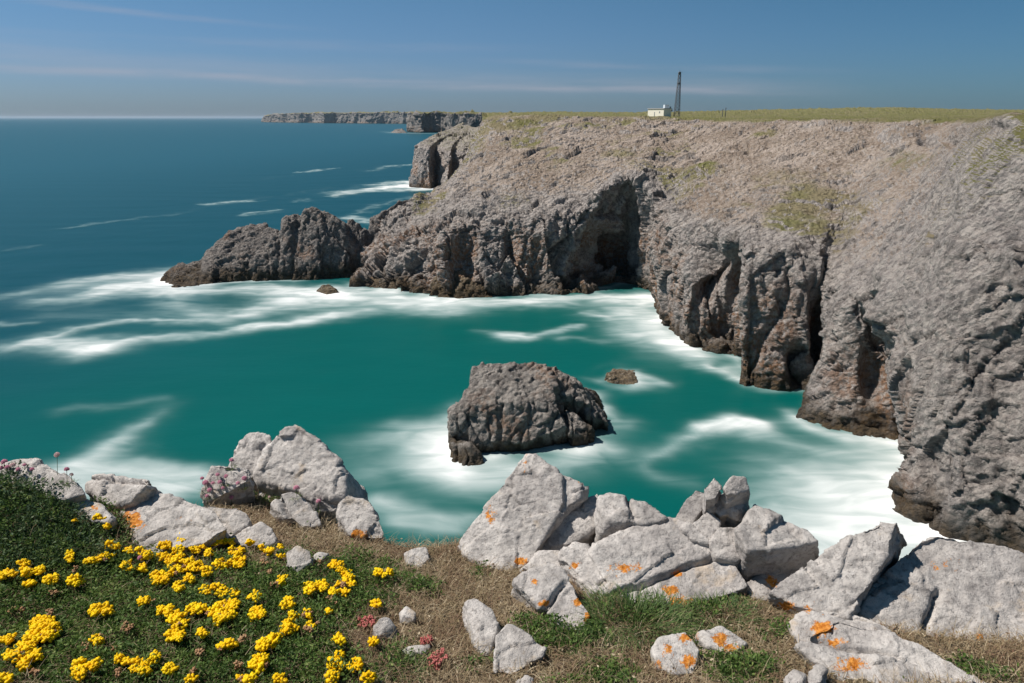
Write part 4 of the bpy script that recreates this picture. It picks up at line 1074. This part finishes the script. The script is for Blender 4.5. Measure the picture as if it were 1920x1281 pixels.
rock('huge pale boulder filling the lower right corner', [
   ([(1746,1002),(1770,1014),(1808,1026),(1847,1033),(1886,1029),(1925,1048),(2010,1075),(2100,1180),(1930,1228),(1850,1218),(1780,1228),(1730,1206),(1680,1190),(1607,1160),(1624,1128),(1656,1084),(1691,1052),(1712,1030)], 31, -6, (1740,1205), .4, [], -.05)], seed=36, voxel=.012, rough=1.1)
rock('flat grey slab with bright orange lichen along the bottom right', [
   ([(1498,1207),(1523,1187),(1577,1158),(1640,1180),(1712,1200),(1752,1230),(1795,1258),(1860,1290),(1780,1330),(1630,1310),(1560,1244)], 14, 0, (1600,1260), .2)], seed=37, voxel=.009)
rock('pale lichen speckled stone between two green grass tufts', [([(1308,1188),(1350,1170),(1404,1203),(1375,1224),(1326,1212)], 20, 0, (1360,1220), .1)], seed=38, voxel=.008)
rock('pale stone with orange lichen left of the speckled stone', [([(1225,1215),(1240,1192),(1285,1180),(1312,1215),(1300,1262),(1262,1262),(1235,1245)], 18, 0, (1270,1255), .12)], seed=39, voxel=.009)
rock('small jagged pale stone at the bottom edge left of the flat slab', [([(1470,1268),(1490,1250),(1516,1262),(1512,1290),(1478,1295)], 35, 0, (1490,1290), .1)], seed=40, voxel=.007)
rock('small blocky pale stone at the bottom edge touching the flat slab', [([(1516,1256),(1535,1247),(1552,1252),(1552,1290),(1520,1295)], 40, 10, (1535,1290), .1)], seed=41, voxel=.007)

rock('low wedge of bedrock between the shaded block and the leaning slab', [([(1392,1092),(1440,1072),(1500,1070),(1520,1090),(1470,1125),(1415,1118)], 16, 0, (1450,1118), .14)], seed=42, voxel=.009)
rock('low bedrock step with bright orange lichen joining the leaning slab to the bottom slab', [([(1488,1160),(1530,1142),(1600,1150),(1660,1172),(1668,1200),(1580,1215),(1505,1205)], 15, 0, (1560,1208), .14)], seed=43, voxel=.009)
rock('low bedrock shelf under the big peaked block and the broad slab', [([(980,1062),(1010,1030),(1060,1030),(1085,1075),(1075,1100),(1040,1050)], 18, -5, (1030,1080), .14)], seed=44, voxel=.009)

def under_rock(p, d=.6):
    for b, lo, hi in ROCK_BVH:
        if lo[0] < p[0] < hi[0] and lo[1] < p[1] < hi[1] and p[2] < hi[2]:
            if b.ray_cast(Vector(p), Vector((0, 0, 1)), d)[0] is not None: return True
    return False
# ------------------------------------------------------------------ turf, leaves and flowers
def blade_mat(name, cols, trans=.25, rough=.6, bias=.5):
    """cols: colours along the per blade 'tint' attribute"""
    m, t, p = material(name)
    r = t.add('ShaderNodeValToRGB', ins={0: t.attr('tint')})
    el = r.color_ramp.elements
    while len(el) < len(cols): el.new(.5)
    for i, c in enumerate(cols):
        el[i].position = i / max(1, len(cols) - 1); el[i].color = (*c, 1)
    t.put(p.inputs['Base Color'], r.outputs[0]); p.inputs['Roughness'].default_value = rough; p.inputs['Specular IOR Level'].default_value = .25
    if trans:
        tr = t.add('ShaderNodeBsdfTranslucent', ins={'Color': r.outputs[0]})
        mx = t.add('ShaderNodeMixShader', ins={0: trans}); t.l.new(p.outputs[0], mx.inputs[1]); t.l.new(tr.outputs[0], mx.inputs[2])
        out = [n for n in t.n if n.type == 'OUTPUT_MATERIAL'][0]; t.l.new(mx.outputs[0], out.inputs[0])
    return m

def blades(B, length, width, lean, tint, seg=3, curl=1.0, az=None):
    """curved tapering blades rooted at B (n,3); returns vertices, quads and tint"""
    n = len(B); az = RNG.uniform(0, 2 * np.pi, n) if az is None else az
    d = np.stack([np.cos(az), np.sin(az), np.zeros(n)], -1); s = np.stack([-np.sin(az), np.cos(az), np.zeros(n)], -1)
    Vs = []
    for i in range(seg + 1):
        k = i / seg
        ang = lean * (0.35 + curl * k)
        c = B + d * (length * k * np.sin(ang))[:, None] + np.array([0, 0, 1]) * (length * k * np.cos(ang))[:, None]
        w = width * (1 - .85 * k ** 1.5) * .5
        Vs += [c - s * w[:, None], c + s * w[:, None]]
    V = np.stack(Vs, 1)                      # n, 2*(seg+1), 3
    m = 2 * (seg + 1)
    q = np.array([[2 * i, 2 * i + 1, 2 * i + 3, 2 * i + 2] for i in range(seg)])
    F = (np.arange(n)[:, None, None] * m + q[None]).reshape(-1, 4)
    return V.reshape(-1, 3), F, np.repeat(tint, m)

def leaflets(C, size, tint, up=.5):
    """small pointed leaves at C with random orientation"""
    n = len(C)
    a = RNG.normal(0, 1, (n, 3)); a[:, 2] = a[:, 2] * .5 + up * .6; a /= np.linalg.norm(a, axis=1, keepdims=True)
    b = RNG.normal(0, 1, (n, 3)); b = np.cross(a, b); b /= np.linalg.norm(b, axis=1, keepdims=True)
    nn = np.cross(a, b)
    L = size[:, None]
    V = np.stack([C, C + a * L * .5 + b * L * .24 + nn * L * .05, C + a * L, C + a * L * .5 - b * L * .24 + nn * L * .05], 1)
    F = np.arange(n)[:, None] * 4 + np.array([[0, 1, 2, 3]])
    return V.reshape(-1, 3), F, np.repeat(tint, 4)

def join(parts):
    Vs, Fs, Ts, o = [], [], [], 0
    for V, F, T in parts:
        Vs.append(V); Fs.append(F + o); Ts.append(T); o += len(V)
    return np.concatenate(Vs), np.concatenate(Fs), np.concatenate(Ts)

def scatter(n, u0=-620, u1=2560, v0=860, v1=1480):
    """random turf points over the visible ground, even in world area"""
    x = RNG.uniform(-5.0, 4.6, n * 3); y = RNG.uniform(.6, 4.2, n * 3)
    m = y < edge(x) + .10
    x, y = x[m], y[m]
    P = np.stack([x, y, ground_z(x, y)], -1); u, v = proj(P)
    m = (u > u0) & (u < u1) & (v > v0) & (v < v1)
    return P[m][:n]

def free(P, d=.5):
    return np.array([not under_rock(tuple(p + np.array([0, 0, .004])), d) for p in P])

def blobs(P, L):
    u, v = proj(P); o = np.zeros(len(P))
    for cu, cv, ru, rv, s in L: o = np.maximum(o, s * np.exp(-((u - cu) / ru) ** 2 - ((v - cv) / rv) ** 2))
    return o
GREEN = [(120,1140,260,150,1), (330,1200,260,120,1), (520,1150,160,90,1), (620,1130,110,60,1), (660,1090,80,40,.9), (30,1000,200,110,1), (520,930,70,30,.75), (560,1250,160,60,.8), (1190,1150,90,45,.5), (1340,1145,80,30,.5), (1060,1200,70,40,.7), (1400,1260,70,30,.6), (800,1110,60,25,.45), (1000,1180,40,20,.5), (1130,1270,80,30,.6), (900,1080,30,15,.3), (1540,1140,30,20,.7), (740,1250,70,40,.5), (900,1250,40,20,.4), (1460,1190,40,25,.5), (1850,1260,80,30,.4)]

base = scatter(270000)
nz = fbm(base / .16, 3, 81); nz2 = fbm(base / .05, 2, 82)
gr = np.clip(blobs(base, GREEN) + .34 * nz + .08, 0, 1.2)
ok = free(base)
base, gr, nz, nz2 = base[ok], gr[ok], nz[ok], nz2[ok]
pick = RNG.uniform(0, 1, len(base))
dry = pick > sstep(.24, .62, gr) * .80
# dry matted grass: short, curled, straw to reddish brown
D = base[dry][:112000]; n = len(D)
td = np.clip(.5 + .35 * nz[dry][:n] + RNG.normal(0, .22, n), 0, 1)
V, F, T = blades(D, RNG.uniform(.025, .085, n) * (1 + .35 * nz2[dry][:n]), RNG.uniform(.0011, .0024, n), RNG.uniform(.5, 1.45, n), td, 3, 1.2)
k = RNG.random(n) < .22; D2_ = D[k] + RNG.normal(0, .006, (k.sum(), 3)) * np.array([1, 1, 0]) + np.array([0, 0, .006])
V2, F2, T2 = leaflets(D2_ + np.array([0, 0, 1]) * RNG.uniform(0, .03, (k.sum(), 1)), RNG.uniform(.006, .015, k.sum()), np.clip(td[k] + RNG.normal(0, .15, k.sum()), 0, 1))
V, F, T = join([(V, F, T), (V2, F2, T2)])
o = link('dry_grass', mesh_np('dry_grass', V, F, {'tint': T}, False), blade_mat('dry_grass', [(.15, .085, .055), (.29, .195, .125), (.24, .185, .10), (.45, .36, .24), (.58, .49, .35)], .25))
tag(o, 'matted dry brown and straw coloured grass between the pale rocks', 'grass', kind='stuff')
# green turf of small leaves and fine blades
Gp = base[~dry]; gg = gr[~dry]; n = len(Gp)
lump = .026 * (1 + fbm(Gp / .10, 2, 91)) + .006
tg = np.clip(.45 + .3 * fbm(Gp / .12, 3, 92) + RNG.normal(0, .2, n), 0, 1)
hh = RNG.uniform(0, 1, n) ** .6 * lump * 1.3
V1, F1, T1 = leaflets(Gp + np.array([0, 0, 1]) * hh[:, None], RNG.uniform(.008, .019, n), tg)
hh2 = RNG.uniform(.3, 1, n) * lump * 1.3; G2_ = Gp + RNG.normal(0, .01, Gp.shape) * np.array([1, 1, 0])
V1b, F1b, T1b = leaflets(G2_ + np.array([0, 0, 1]) * hh2[:, None], RNG.uniform(.008, .018, n), np.clip(tg + .1, 0, 1))
j = RNG.random(n) < .35
V2, F2, T2 = blades(Gp[j], RNG.uniform(.03, .065, j.sum()), RNG.uniform(.0012, .0026, j.sum()), RNG.uniform(.3, 1.1, j.sum()), np.clip(tg[j] + .1, 0, 1), 3)
V, F, T = join([(V1, F1, T1), (V1b, F1b, T1b), (V2, F2, T2)])
GRN = blade_mat('green_turf', [(.035, .065, .018), (.072, .13, .03), (.125, .20, .045), (.24, .29, .09)], .35)
o = link('green_turf', mesh_np('green_turf', V, F, {'tint': T}, False), GRN)
tag(o, 'low green turf of tiny leaves and fine grass under the yellow flowers', 'grass', kind='stuff')

# the dark green cushion on the left edge: a thing of its own
x = RNG.uniform(-3.4, -1.35, 42000); y = RNG.uniform(1.9, 3.2, 42000)
P = np.stack([x, y, ground_z(x, y)], -1); u, v = proj(P)
m = (mound(x, y) > .05 + .03 * gnoise(P / .1, 5)) & (y < edge(x) + .05) & (u < 100 + (np.maximum(v, 860) - 900) * .82 + 14 * gnoise(P / .08, 6)) & (v < 1070)
P = P[m]; n = len(P)
lump = .05 * (1.1 + fbm(P / .13, 3, 95))
tc = np.clip(.45 + .3 * fbm(P / .14, 3, 96) + RNG.normal(0, .2, n), 0, 1)
A = leaflets(P + np.array([0, 0, 1]) * (RNG.uniform(.1, 1, n) * lump)[:, None], RNG.uniform(.010, .022, n), tc)
B_ = blades(P, RNG.uniform(.04, .085, n), RNG.uniform(.0015, .003, n), RNG.uniform(.2, 1.1, n), np.clip(tc + .05, 0, 1), 3)
V, F, T = join([A, B_])
o = link('green_cushion', mesh_np('green_cushion', V, F, {'tint': T}, False), blade_mat('cushion_leaves', [(.02, .045, .02), (.04, .085, .035), (.08, .13, .05), (.17, .21, .12)], .3))
tag(o, 'dense dark green leafy cushion mounded over the rocks at the left edge', 'cushion plant')

# grass tufts
def tuft(u, v, rad, n, hgt, label, green=True):
    c = gpt(np.float64(u), np.float64(v)).reshape(3)
    a = RNG.uniform(0, 2 * np.pi, n); r = rad * np.sqrt(RNG.random(n))
    P = np.stack([c[0] + r * np.cos(a), c[1] + r * np.sin(a) * .8, np.zeros(n)], -1); P[:, 2] = ground_z(P[:, 0], P[:, 1])
    ok = free(P); P = P[ok]; a = a[ok]; r = r[ok]; n = len(P)
    V, F, T = blades(P - c, RNG.uniform(.5, 1.1, n) * hgt, RNG.uniform(.002, .004, n), .25 + .9 * (r / rad) * RNG.uniform(.5, 1, n), np.clip(RNG.normal(.5, .25, n), 0, 1), 4, 1.1, a + RNG.normal(0, .7, n))
    o = link('grass_tuft', mesh_np('grass_tuft', V, F, {'tint': T}, False), TUFTM); o.location = tuple(c)
    tag(o, label, 'grass tuft', 'green grass tufts among the rocks')
TUFTM = blade_mat('tuft_grass', [(.035, .075, .022), (.07, .13, .04), (.12, .19, .06), (.27, .27, .12)], .35)
tuft(1190, 1165, .19, 1300, .10, 'bushy bright green grass tuft between the rock tongue and the broad slab')
tuft(1345, 1152, .13, 700, .07, 'low green grass patch below the broad sloping slab')
tuft(1535, 1145, .05, 160, .08, 'small dark green tuft at the foot of the leaning slab above the orange lichen')
tuft(510, 925, .12, 420, .06, 'olive grass tuft between the triangular boulder and the thrift rock')
tuft(1065, 1205, .10, 420, .045, 'yellowish green grass patch right of the triangular stone')
tuft(1400, 1262, .08, 260, .05, 'small green grass patch at the bottom edge by the jagged stone')
tuft(745, 1248, .11, 420, .05, 'grey green grass patch below the flat pale stone')

# ------------------------------------------------------------------ yellow vetch
def petal_head(seed):
    """one flower head: a ring and a top of small pouched petals on a pale calyx"""
    rr = random.Random(seed); bm = bmesh.new()
    for k in range(9):
        if k < 6: az, el_, L = 2 * math.pi * k / 6 + rr.uniform(-.3, .3), rr.uniform(.0, .5), rr.uniform(.0085, .0115)
        else: az, el_, L = rr.uniform(0, 6.28), rr.uniform(.8, 1.4), rr.uniform(.008, .010)
        M4 = Matrix.Rotation(az, 4, 'Z') @ Matrix.Rotation(-el_, 4, 'Y') @ Matrix.Translation((L * .55, 0, 0)) @ Matrix.Diagonal((L * .62, L * .42, L * .34, 1))
        bmesh.ops.create_icosphere(bm, subdivisions=1, radius=1, matrix=M4)
    for v in bm.verts: v.co += Vector((rr.uniform(-1, 1), rr.uniform(-1, 1), rr.uniform(-1, 1))) * .0007
    me = bpy.data.meshes.new('flower_head'); bm.to_mesh(me); bm.free()
    me.polygons.foreach_set('use_smooth', np.ones(len(me.polygons), bool))
    return me
def petal_mat(name, a, b):
    m, t, p = material(name)
    oi = t.add('ShaderNodeObjectInfo').outputs['Random']; pos = t.add('ShaderNodeNewGeometry').outputs['Position']
    f = t.math('ADD', t.math('MULTIPLY', oi, .6), t.math('MULTIPLY', t.noise(pos, 160, 2), .5))
    c = t.mix(f, a, b); t.put(p.inputs['Base Color'], c); p.inputs['Roughness'].default_value = .55; p.inputs['Specular IOR Level'].default_value = .15
    tr = t.add('ShaderNodeBsdfTranslucent', ins={'Color': c}); mx = t.add('ShaderNodeMixShader', ins={0: .25})
    t.l.new(p.outputs[0], mx.inputs[1]); t.l.new(tr.outputs[0], mx.inputs[2]); t.l.new(mx.outputs[0], [n for n in t.n if n.type == 'OUTPUT_MATERIAL'][0].inputs[0])
    return m
YEL = petal_mat('yellow_petals', (.88, .50, .004), (.97, .74, .010)); FADED = petal_mat('faded_petals', (.33, .16, .075), (.48, .31, .18))
STEM = flat_mat('green_stem', (.06, .10, .03), .7, .3, 90); CALYX = flat_mat('calyx', (.30, .17, .09), .8, .3, 90)
HEADS = [petal_head(i) for i in range(6)]
for h_ in HEADS: h_.materials.append(YEL)
FHEADS = [petal_head(20 + i) for i in range(3)]
for h_ in FHEADS: h_.materials.append(FADED)

def flower(u, v, w, h, label, group, faded=0.0, dens=1.0):
    """a cluster of heads filling a w x h patch of the picture round (u, v), each on its own stem"""
    hz = .046
    c = gpt(np.float64(u), np.float64(v + h * .35), 0).reshape(3)
    root = empty('yellow_flower', c); tag(root, label, 'flower', group)
    k = float(np.linalg.norm(c - CAMP)) / FOC
    n = max(1, int(round(dens * w * h / (8.0 * 8.0))))
    n = min(n, 34); bm = bmesh.new(); done = []
    for i in range(n):
        for _ in range(14):
            a, r = random.uniform(0, 6.28), math.sqrt(random.random()) * .5
            du, dv = r * math.cos(a) * max(1, w - 4), r * math.sin(a) * max(1, h - 5)
            if all((du - x) ** 2 + (dv - y) ** 2 > 36 for x, y in done): break
        done.append((du, dv))
        P = gpt(np.float64(u + du), np.float64(v + dv), hz * random.uniform(.75, 1.15)).reshape(3) - c
        me = random.choice(FHEADS) if random.random() < faded else random.choice(HEADS)
        o = bpy.data.objects.new('flower_head', me); COL.objects.link(o); o.parent = root
        o.location = tuple(P); s = random.uniform(1.2, 1.85) * (.68 if me in FHEADS else 1); o.scale = (s, s, s)
        o.rotation_euler = (random.uniform(-.7, .7), random.uniform(-.7, .7), random.uniform(0, 6.28))
        bar(bm, (P[0] * .6, P[1] * .6, P[2] - .045), tuple(P), .0009, 3)
    bobj('stem', bm, STEM, root)
    return root

Z5 = lambda L: [(x / 3.99, 960 + y / 3.99, w / 3.99, h / 3.99) for x, y, w, h in L]
Z6 = lambda L: [(380 + x / 3.99, 960 + y / 3.99, w / 3.99, h / 3.99) for x, y, w, h in L]
PATCHES = [
 ('yellow vetch bloom in the thick drift just below the lichen slab', 'vetch blooms below the lichen slab', Z5([(845,255,100,60),(955,300,60,50),(960,410,90,80),(1040,280,50,40),(1060,425,60,60),(1090,330,90,90),(1240,255,90,70),(1380,200,150,80),(1230,335,100,60),(1330,290,80,60),(1290,390,100,70),(1470,265,110,90),(1430,400,170,100),(1315,440,90,70),(1200,500,130,110),(1330,560,70,90),(1415,505,70,60),(1555,460,90,90),(1560,320,60,50),(1345,345,60,50)]) + Z6([(90,220,130,80),(190,230,100,60),(250,300,120,80),(140,390,120,90),(270,370,120,110),(40,310,70,50)])),
 ('yellow vetch bloom at the tip of the pointed pale rock', 'vetch blooms by the pointed rock', Z6([(360,240,60,50),(450,290,80,80),(510,300,60,60),(580,255,50,50),(590,335,50,50)])),
 ('yellow vetch bloom on the lower rim of the dark green cushion', 'vetch blooms along the cushion', Z5([(690,370,110,60),(790,340,130,60),(525,335,50,80),(575,515,90,80),(390,505,90,80)])),
 ('yellow vetch bloom in the group under the cushion at the left edge', 'vetch blooms at the left edge under the cushion', Z5([(180,385,70,60),(205,450,70,90),(225,540,60,50),(300,440,60,60),(60,465,130,60),(15,480,60,60)])),
 ('yellow vetch bloom in the big clump at the lower left corner', 'vetch blooms in the lower left clump', Z5([(330,850,190,130),(390,890,90,120),(290,935,200,90),(190,1010,150,90),(90,1080,110,70),(230,1080,160,90),(190,1160,80,60)])),
 ('yellow vetch bloom in the middle column of the flower patch', 'vetch blooms in the middle column', Z5([(1245,740,130,80),(1470,730,130,70),(1330,820,150,120),(1310,930,130,80)]) + Z6([(165,740,170,150),(70,760,80,70),(230,690,80,60),(130,810,100,80),(20,590,70,70),(100,570,70,60),(145,610,80,70),(225,615,90,70)])),
 ('yellow vetch bloom in the curved row right of the round pale stone', 'vetch blooms right of the round stone', Z6([(1000,405,110,80),(1050,440,60,60),(1090,480,90,100),(1040,530,80,80),(1110,550,60,60),(980,600,70,60),(1060,610,80,60),(800,570,80,80),(885,555,90,80)])),
 ('yellow vetch bloom along the bottom edge of the photo', 'vetch blooms along the bottom edge', Z5([(600,1180,90,130),(710,1145,90,80),(900,1100,60,60),(960,1120,70,60),(1060,1160,150,110),(1150,1080,60,60),(1265,1170,90,70),(1430,1260,60,40),(40,1240,90,70)]) + Z6([(330,1255,140,60),(580,1250,80,70),(980,1240,80,80),(1245,1240,90,80),(1030,1075,60,60),(1000,1130,110,100),(1145,1150,100,80)])),
]
for lab, grp, L in PATCHES:
    for (u, v, w, h) in L: flower(u, v, w, h, lab, grp, .06)
SINGLES = [
 (Z5([(740,55,100,60)])[0], 'yellow vetch bloom perched on top of the cushion beside the lichen slab'),
 (Z5([(810,105,50,50)])[0], 'small yellow bloom touching the left end of the lichen slab'),
 (Z5([(555,70,30,40)])[0], 'tiny yellow bloom deep in the leaves of the cushion'),
 (Z5([(1305,135,50,50)])[0], 'single round yellow bloom standing highest against the lichen slab'),
 (Z5([(760,740,150,90)])[0], 'wide yellow bloom alone in green turf left of the middle column'),
 (Z5([(735,955,90,90)])[0], 'round orange yellow bloom alone in green turf near the lower left'),
 (Z5([(1110,665,140,50)])[0], 'flat yellow bloom with a brown faded end above the middle column'),
 (Z5([(1515,910,80,70)])[0], 'small yellow bloom just right of the middle column'),
 (Z5([(60,960,90,70)])[0], 'yellow bloom touching the left edge above the lower left clump'),
 (Z6([(600,505,70,70)])[0], 'yellow bloom just below the round pale stone'),
 (Z6([(400,640,80,60)])[0], 'small yellow bloom between the middle column and the round stone'),
 (Z6([(640,680,90,90)])[0], 'tall yellow bloom in the green between middle column and curved row'),
 (Z6([(415,765,130,90)])[0], 'plump yellow bloom right of the middle column'),
 (Z6([(680,780,60,50)])[0], 'little dull yellow bloom above the plump pair'),
 (Z6([(780,770,70,60)])[0], 'orange yellow bloom right of the little dull one'),
 (Z6([(645,870,120,110)])[0], 'large plump yellow bloom in the right half of the flower patch'),
 (Z6([(800,865,80,70)])[0], 'slanting yellow bloom with a dry pink end'),
 (Z6([(1310,460,60,50)])[0], 'left half of the yellow pair alone near the gap to the sea'),
 (Z6([(1380,460,110,60)])[0], 'right half of the yellow pair alone near the gap to the sea'),
 (Z6([(1300,690,70,60)])[0], 'single yellow bloom left of the white topped stone'),
 (Z6([(1005,965,80,70)])[0], 'single yellow bloom well left of the red stonecrop'),
 (Z6([(1285,975,80,50)])[0], 'flat yellow bloom under the grey angular stone'),
 (Z6([(185,1000,110,70)])[0], 'yellow bloom with faded brown heads in the lower middle'),
 (Z6([(450,1000,90,90)])[0], 'yellow bloom in the lower middle, left one of a touching pair'),
 (Z6([(520,960,90,90)])[0], 'yellow bloom in the lower middle, right one of a touching pair'),
 (Z6([(430,1130,130,130)])[0], 'big spreading yellow bloom low in the middle of the flower patch'),
 (Z6([(940,760,40,40)])[0], 'faint small yellow bud beside a dark hollow in the turf'),
]
for (q, lab) in SINGLES: flower(*q, lab, None, .25 if 'faded' in lab or 'orange' in lab else .05)
# withered brown heads
BROWN = Z5([(640,1010,80,60),(890,1210,60,60),(940,860,100,70),(380,755,80,60),(120,740,110,60),(220,440,50,50),(1440,1200,50,50),(570,430,60,50),(270,1200,60,40),(860,1020,50,50),(1500,1050,60,40),(390,610,120,50)]) + Z6([(540,550,100,50),(960,650,70,60),(300,945,60,60),(270,1150,60,70),(450,380,80,50),(500,445,50,50),(140,1030,50,50),(850,370,80,40),(990,690,50,40),(870,840,60,40)])
for (u, v, w, h) in BROWN:
    r_ = flower(u, v, w, h, 'withered brown vetch heads sunk in the green turf', 'withered vetch heads', 1.0, .7); r_.name = 'withered_flower'; r_['category'] = 'withered flower'

# ------------------------------------------------------------------ pink thrift and red stonecrop
PINK = petal_mat('thrift_petals', (.60, .22, .34), (.72, .36, .46)); PALEP = petal_mat('pale_thrift', (.70, .50, .50), (.78, .58, .56)); RED = petal_mat('stonecrop', (.42, .09, .08), (.62, .22, .20))
def thrift_mesh(seed, m_):
    rr = random.Random(seed); bm = bmesh.new()
    for i in range(34):
        z = 1 - 1.5 * (i + .5) / 34; a = i * 2.39996; r = math.sqrt(max(0, 1 - z * z))
        q = Vector((r * math.cos(a), r * math.sin(a), z * .85)) * .0095
        bmesh.ops.create_icosphere(bm, subdivisions=1, radius=rr.uniform(.0022, .0034), matrix=Matrix.Translation(q))
    me = bpy.data.meshes.new('flower_head'); bm.to_mesh(me); bm.free(); me.materials.append(m_)
    return me
TM = [thrift_mesh(i, PINK) for i in range(2)] + [thrift_mesh(9, PALEP)]
THRIFT = [(107,853,38,2,1.05,'tall pale pink thrift flower standing highest at the left edge against white foam'),(125,880,22,0,.9,'deep pink thrift flower beside the tall pale one'),(134,890,16,2,.7,'small dull thrift flower low on the flat rock'),
 (385,905,14,0,1.15,'pink thrift flower on the left rim of the thrift rock, upper one'),(393,919,12,0,1.0,'pink thrift flower on the left rim of the thrift rock, lower one'),(424,893,14,0,.9,'pale pink thrift flower in the middle of the thrift rock'),
 (434,863,14,0,.95,'pink thrift flower at the foot of the upright grey rock'),(458,897,16,0,1.0,'pink thrift flower at the right end of the thrift rock'),(434,933,18,0,.85,'pink thrift flower in the grass below the thrift rock'),
 (556,915,16,0,1.25,'large pink thrift flower in front of the triangular boulder'),(597,940,14,0,1.0,'bright pink thrift flower below the triangular boulder'),(262,1046,20,0,.8,'pink thrift flower among the yellow blooms'),
 (8,866,14,0,1.1,'reddish thrift flower at the very left edge'),(24,872,12,2,1.0,'faded thrift flower second from the left edge'),(505,932,14,2,.6,'tiny faded thrift flower in the olive grass tuft')]
def rock_top(u, v):
    d = Vector(ray(u, v)).normalized(); best = None
    for b, lo, hi in ROCK_BVH:
        h_ = b.ray_cast(Vector(CAMP), d)
        if h_[0] is not None and (best is None or h_[3] < best[3]): best = h_
    g = gpt(np.float64(u), np.float64(v)).reshape(3)
    if best is not None and best[3] < np.linalg.norm(g - CAMP): return np.array(best[0])
    return g
for (u, v, ln, mi, s, lab) in THRIFT:
    root_p = rock_top(u, v + ln)
    top = at(u, v, root_p[1] - .004)
    r_ = empty('thrift_flower', root_p); tag(r_, lab, 'flower', 'pink thrift flowers')
    o = link('flower_head', TM[mi if mi else random.choice((0, 1))], None, r_); o.location = tuple(top - root_p); o.scale = (s, s, s); o.rotation_euler = (random.uniform(-.4, .4), random.uniform(-.4, .4), 0)
    bm = bmesh.new(); bar(bm, (0, 0, -.01), tuple(top - root_p), .0011, 4); bobj('stem', bm, STEM, r_)
    if ln < 30:
        n = 40; a = RNG.uniform(0, 6.28, n)
        V, F, T = blades(np.stack([np.cos(a) * .012, np.sin(a) * .012, np.full(n, -.01)], -1), RNG.uniform(.015, .035, n), np.full(n, .0022), RNG.uniform(.2, 1.2, n), RNG.random(n), 2, 1, a)
        link('leaf_tuft', mesh_np('leaf_tuft', V, F, {'tint': T}, False), GRN, r_)
for grp, lab, L in (('thrift cluster on the thrift rock', 'pink thrift flower in the loose cluster on the thrift rock', [(379,897,10,.9),(399,906,12,.8),(408,890,10,.85),(412,904,12,.9),(388,930,12,.8),(446,906,12,.85),(418,915,12,.75)]),
                    ('reddish thrift at the left edge', 'reddish thrift flower among the leaves at the left edge', [(14,876,12,.9),(34,880,12,.8),(2,878,12,.9),(46,872,10,.7),(60,880,12,.8)])):
    for (u, v, ln, s) in L:
        root_p = rock_top(u, v + ln); top = at(u, v, root_p[1] - .004)
        r_ = empty('thrift_flower', root_p); tag(r_, lab, 'flower', grp)
        o = link('flower_head', TM[random.choice((0, 1))], None, r_); o.location = tuple(top - root_p); o.scale = (s, s, s)
        bm = bmesh.new(); bar(bm, (0, 0, -.01), tuple(top - root_p), .0011, 4); bobj('stem', bm, STEM, r_)
def stonecrop(u, v, w, h, lab):
    c = gpt(np.float64(u), np.float64(v + h * .3)).reshape(3); r_ = empty('stonecrop', c); tag(r_, lab, 'flower', 'red stonecrop clusters')
    k = np.linalg.norm(c - CAMP) / FOC; bm = bmesh.new(); b2 = bmesh.new()
    for i in range(26):
        a, r = random.uniform(0, 6.28), math.sqrt(random.random()) * .5
        q = Vector((r * math.cos(a) * w * k, r * math.sin(a) * h * k * 1.3, random.uniform(.018, .036)))
        for j in range(5): bmesh.ops.create_icosphere(bm, subdivisions=1, radius=random.uniform(.0025, .0042), matrix=Matrix.Translation(q + Vector((random.uniform(-1, 1), random.uniform(-1, 1), random.uniform(-.5, 1))) * .006))
        bar(b2, (q.x * .5, q.y * .5, -.01), tuple(q), .0012, 3)
    bobj('flower_head', bm, RED, r_); bobj('stem', b2, CALYX, r_)
stonecrop(690, 1170, 30, 24, 'red stonecrop cluster beside the small grey angular stone')
stonecrop(822, 1240, 28, 32, 'dull red stonecrop cluster in the dry grass below the narrow stones')
stonecrop(800, 1212, 16, 10, 'tiny pink stonecrop at the end of the flat pale stone')
build_sea(WATER)

# ------------------------------------------------------------------ air
bm = bmesh.new(); bx(bm, -4.7e4, 4.7e4, -200, 5.2e4, -6.0, 90.0)
hz = bobj('haze', bm, None); m = bpy.data.materials.new('haze_air'); m.use_nodes = True
t = NT(m.node_tree); t.n.clear(); out = t.add('ShaderNodeOutputMaterial')
pv = t.add('ShaderNodeVolumePrincipled', ins={'Color': (.66, .82, 1.0), 'Density': 2.4e-5, 'Anisotropy': 0.1})
t.l.new(pv.outputs[0], out.inputs['Volume']); hz.data.materials.append(m)
tag(hz, 'thin pale sea haze softening the far coast', 'haze', kind='stuff')
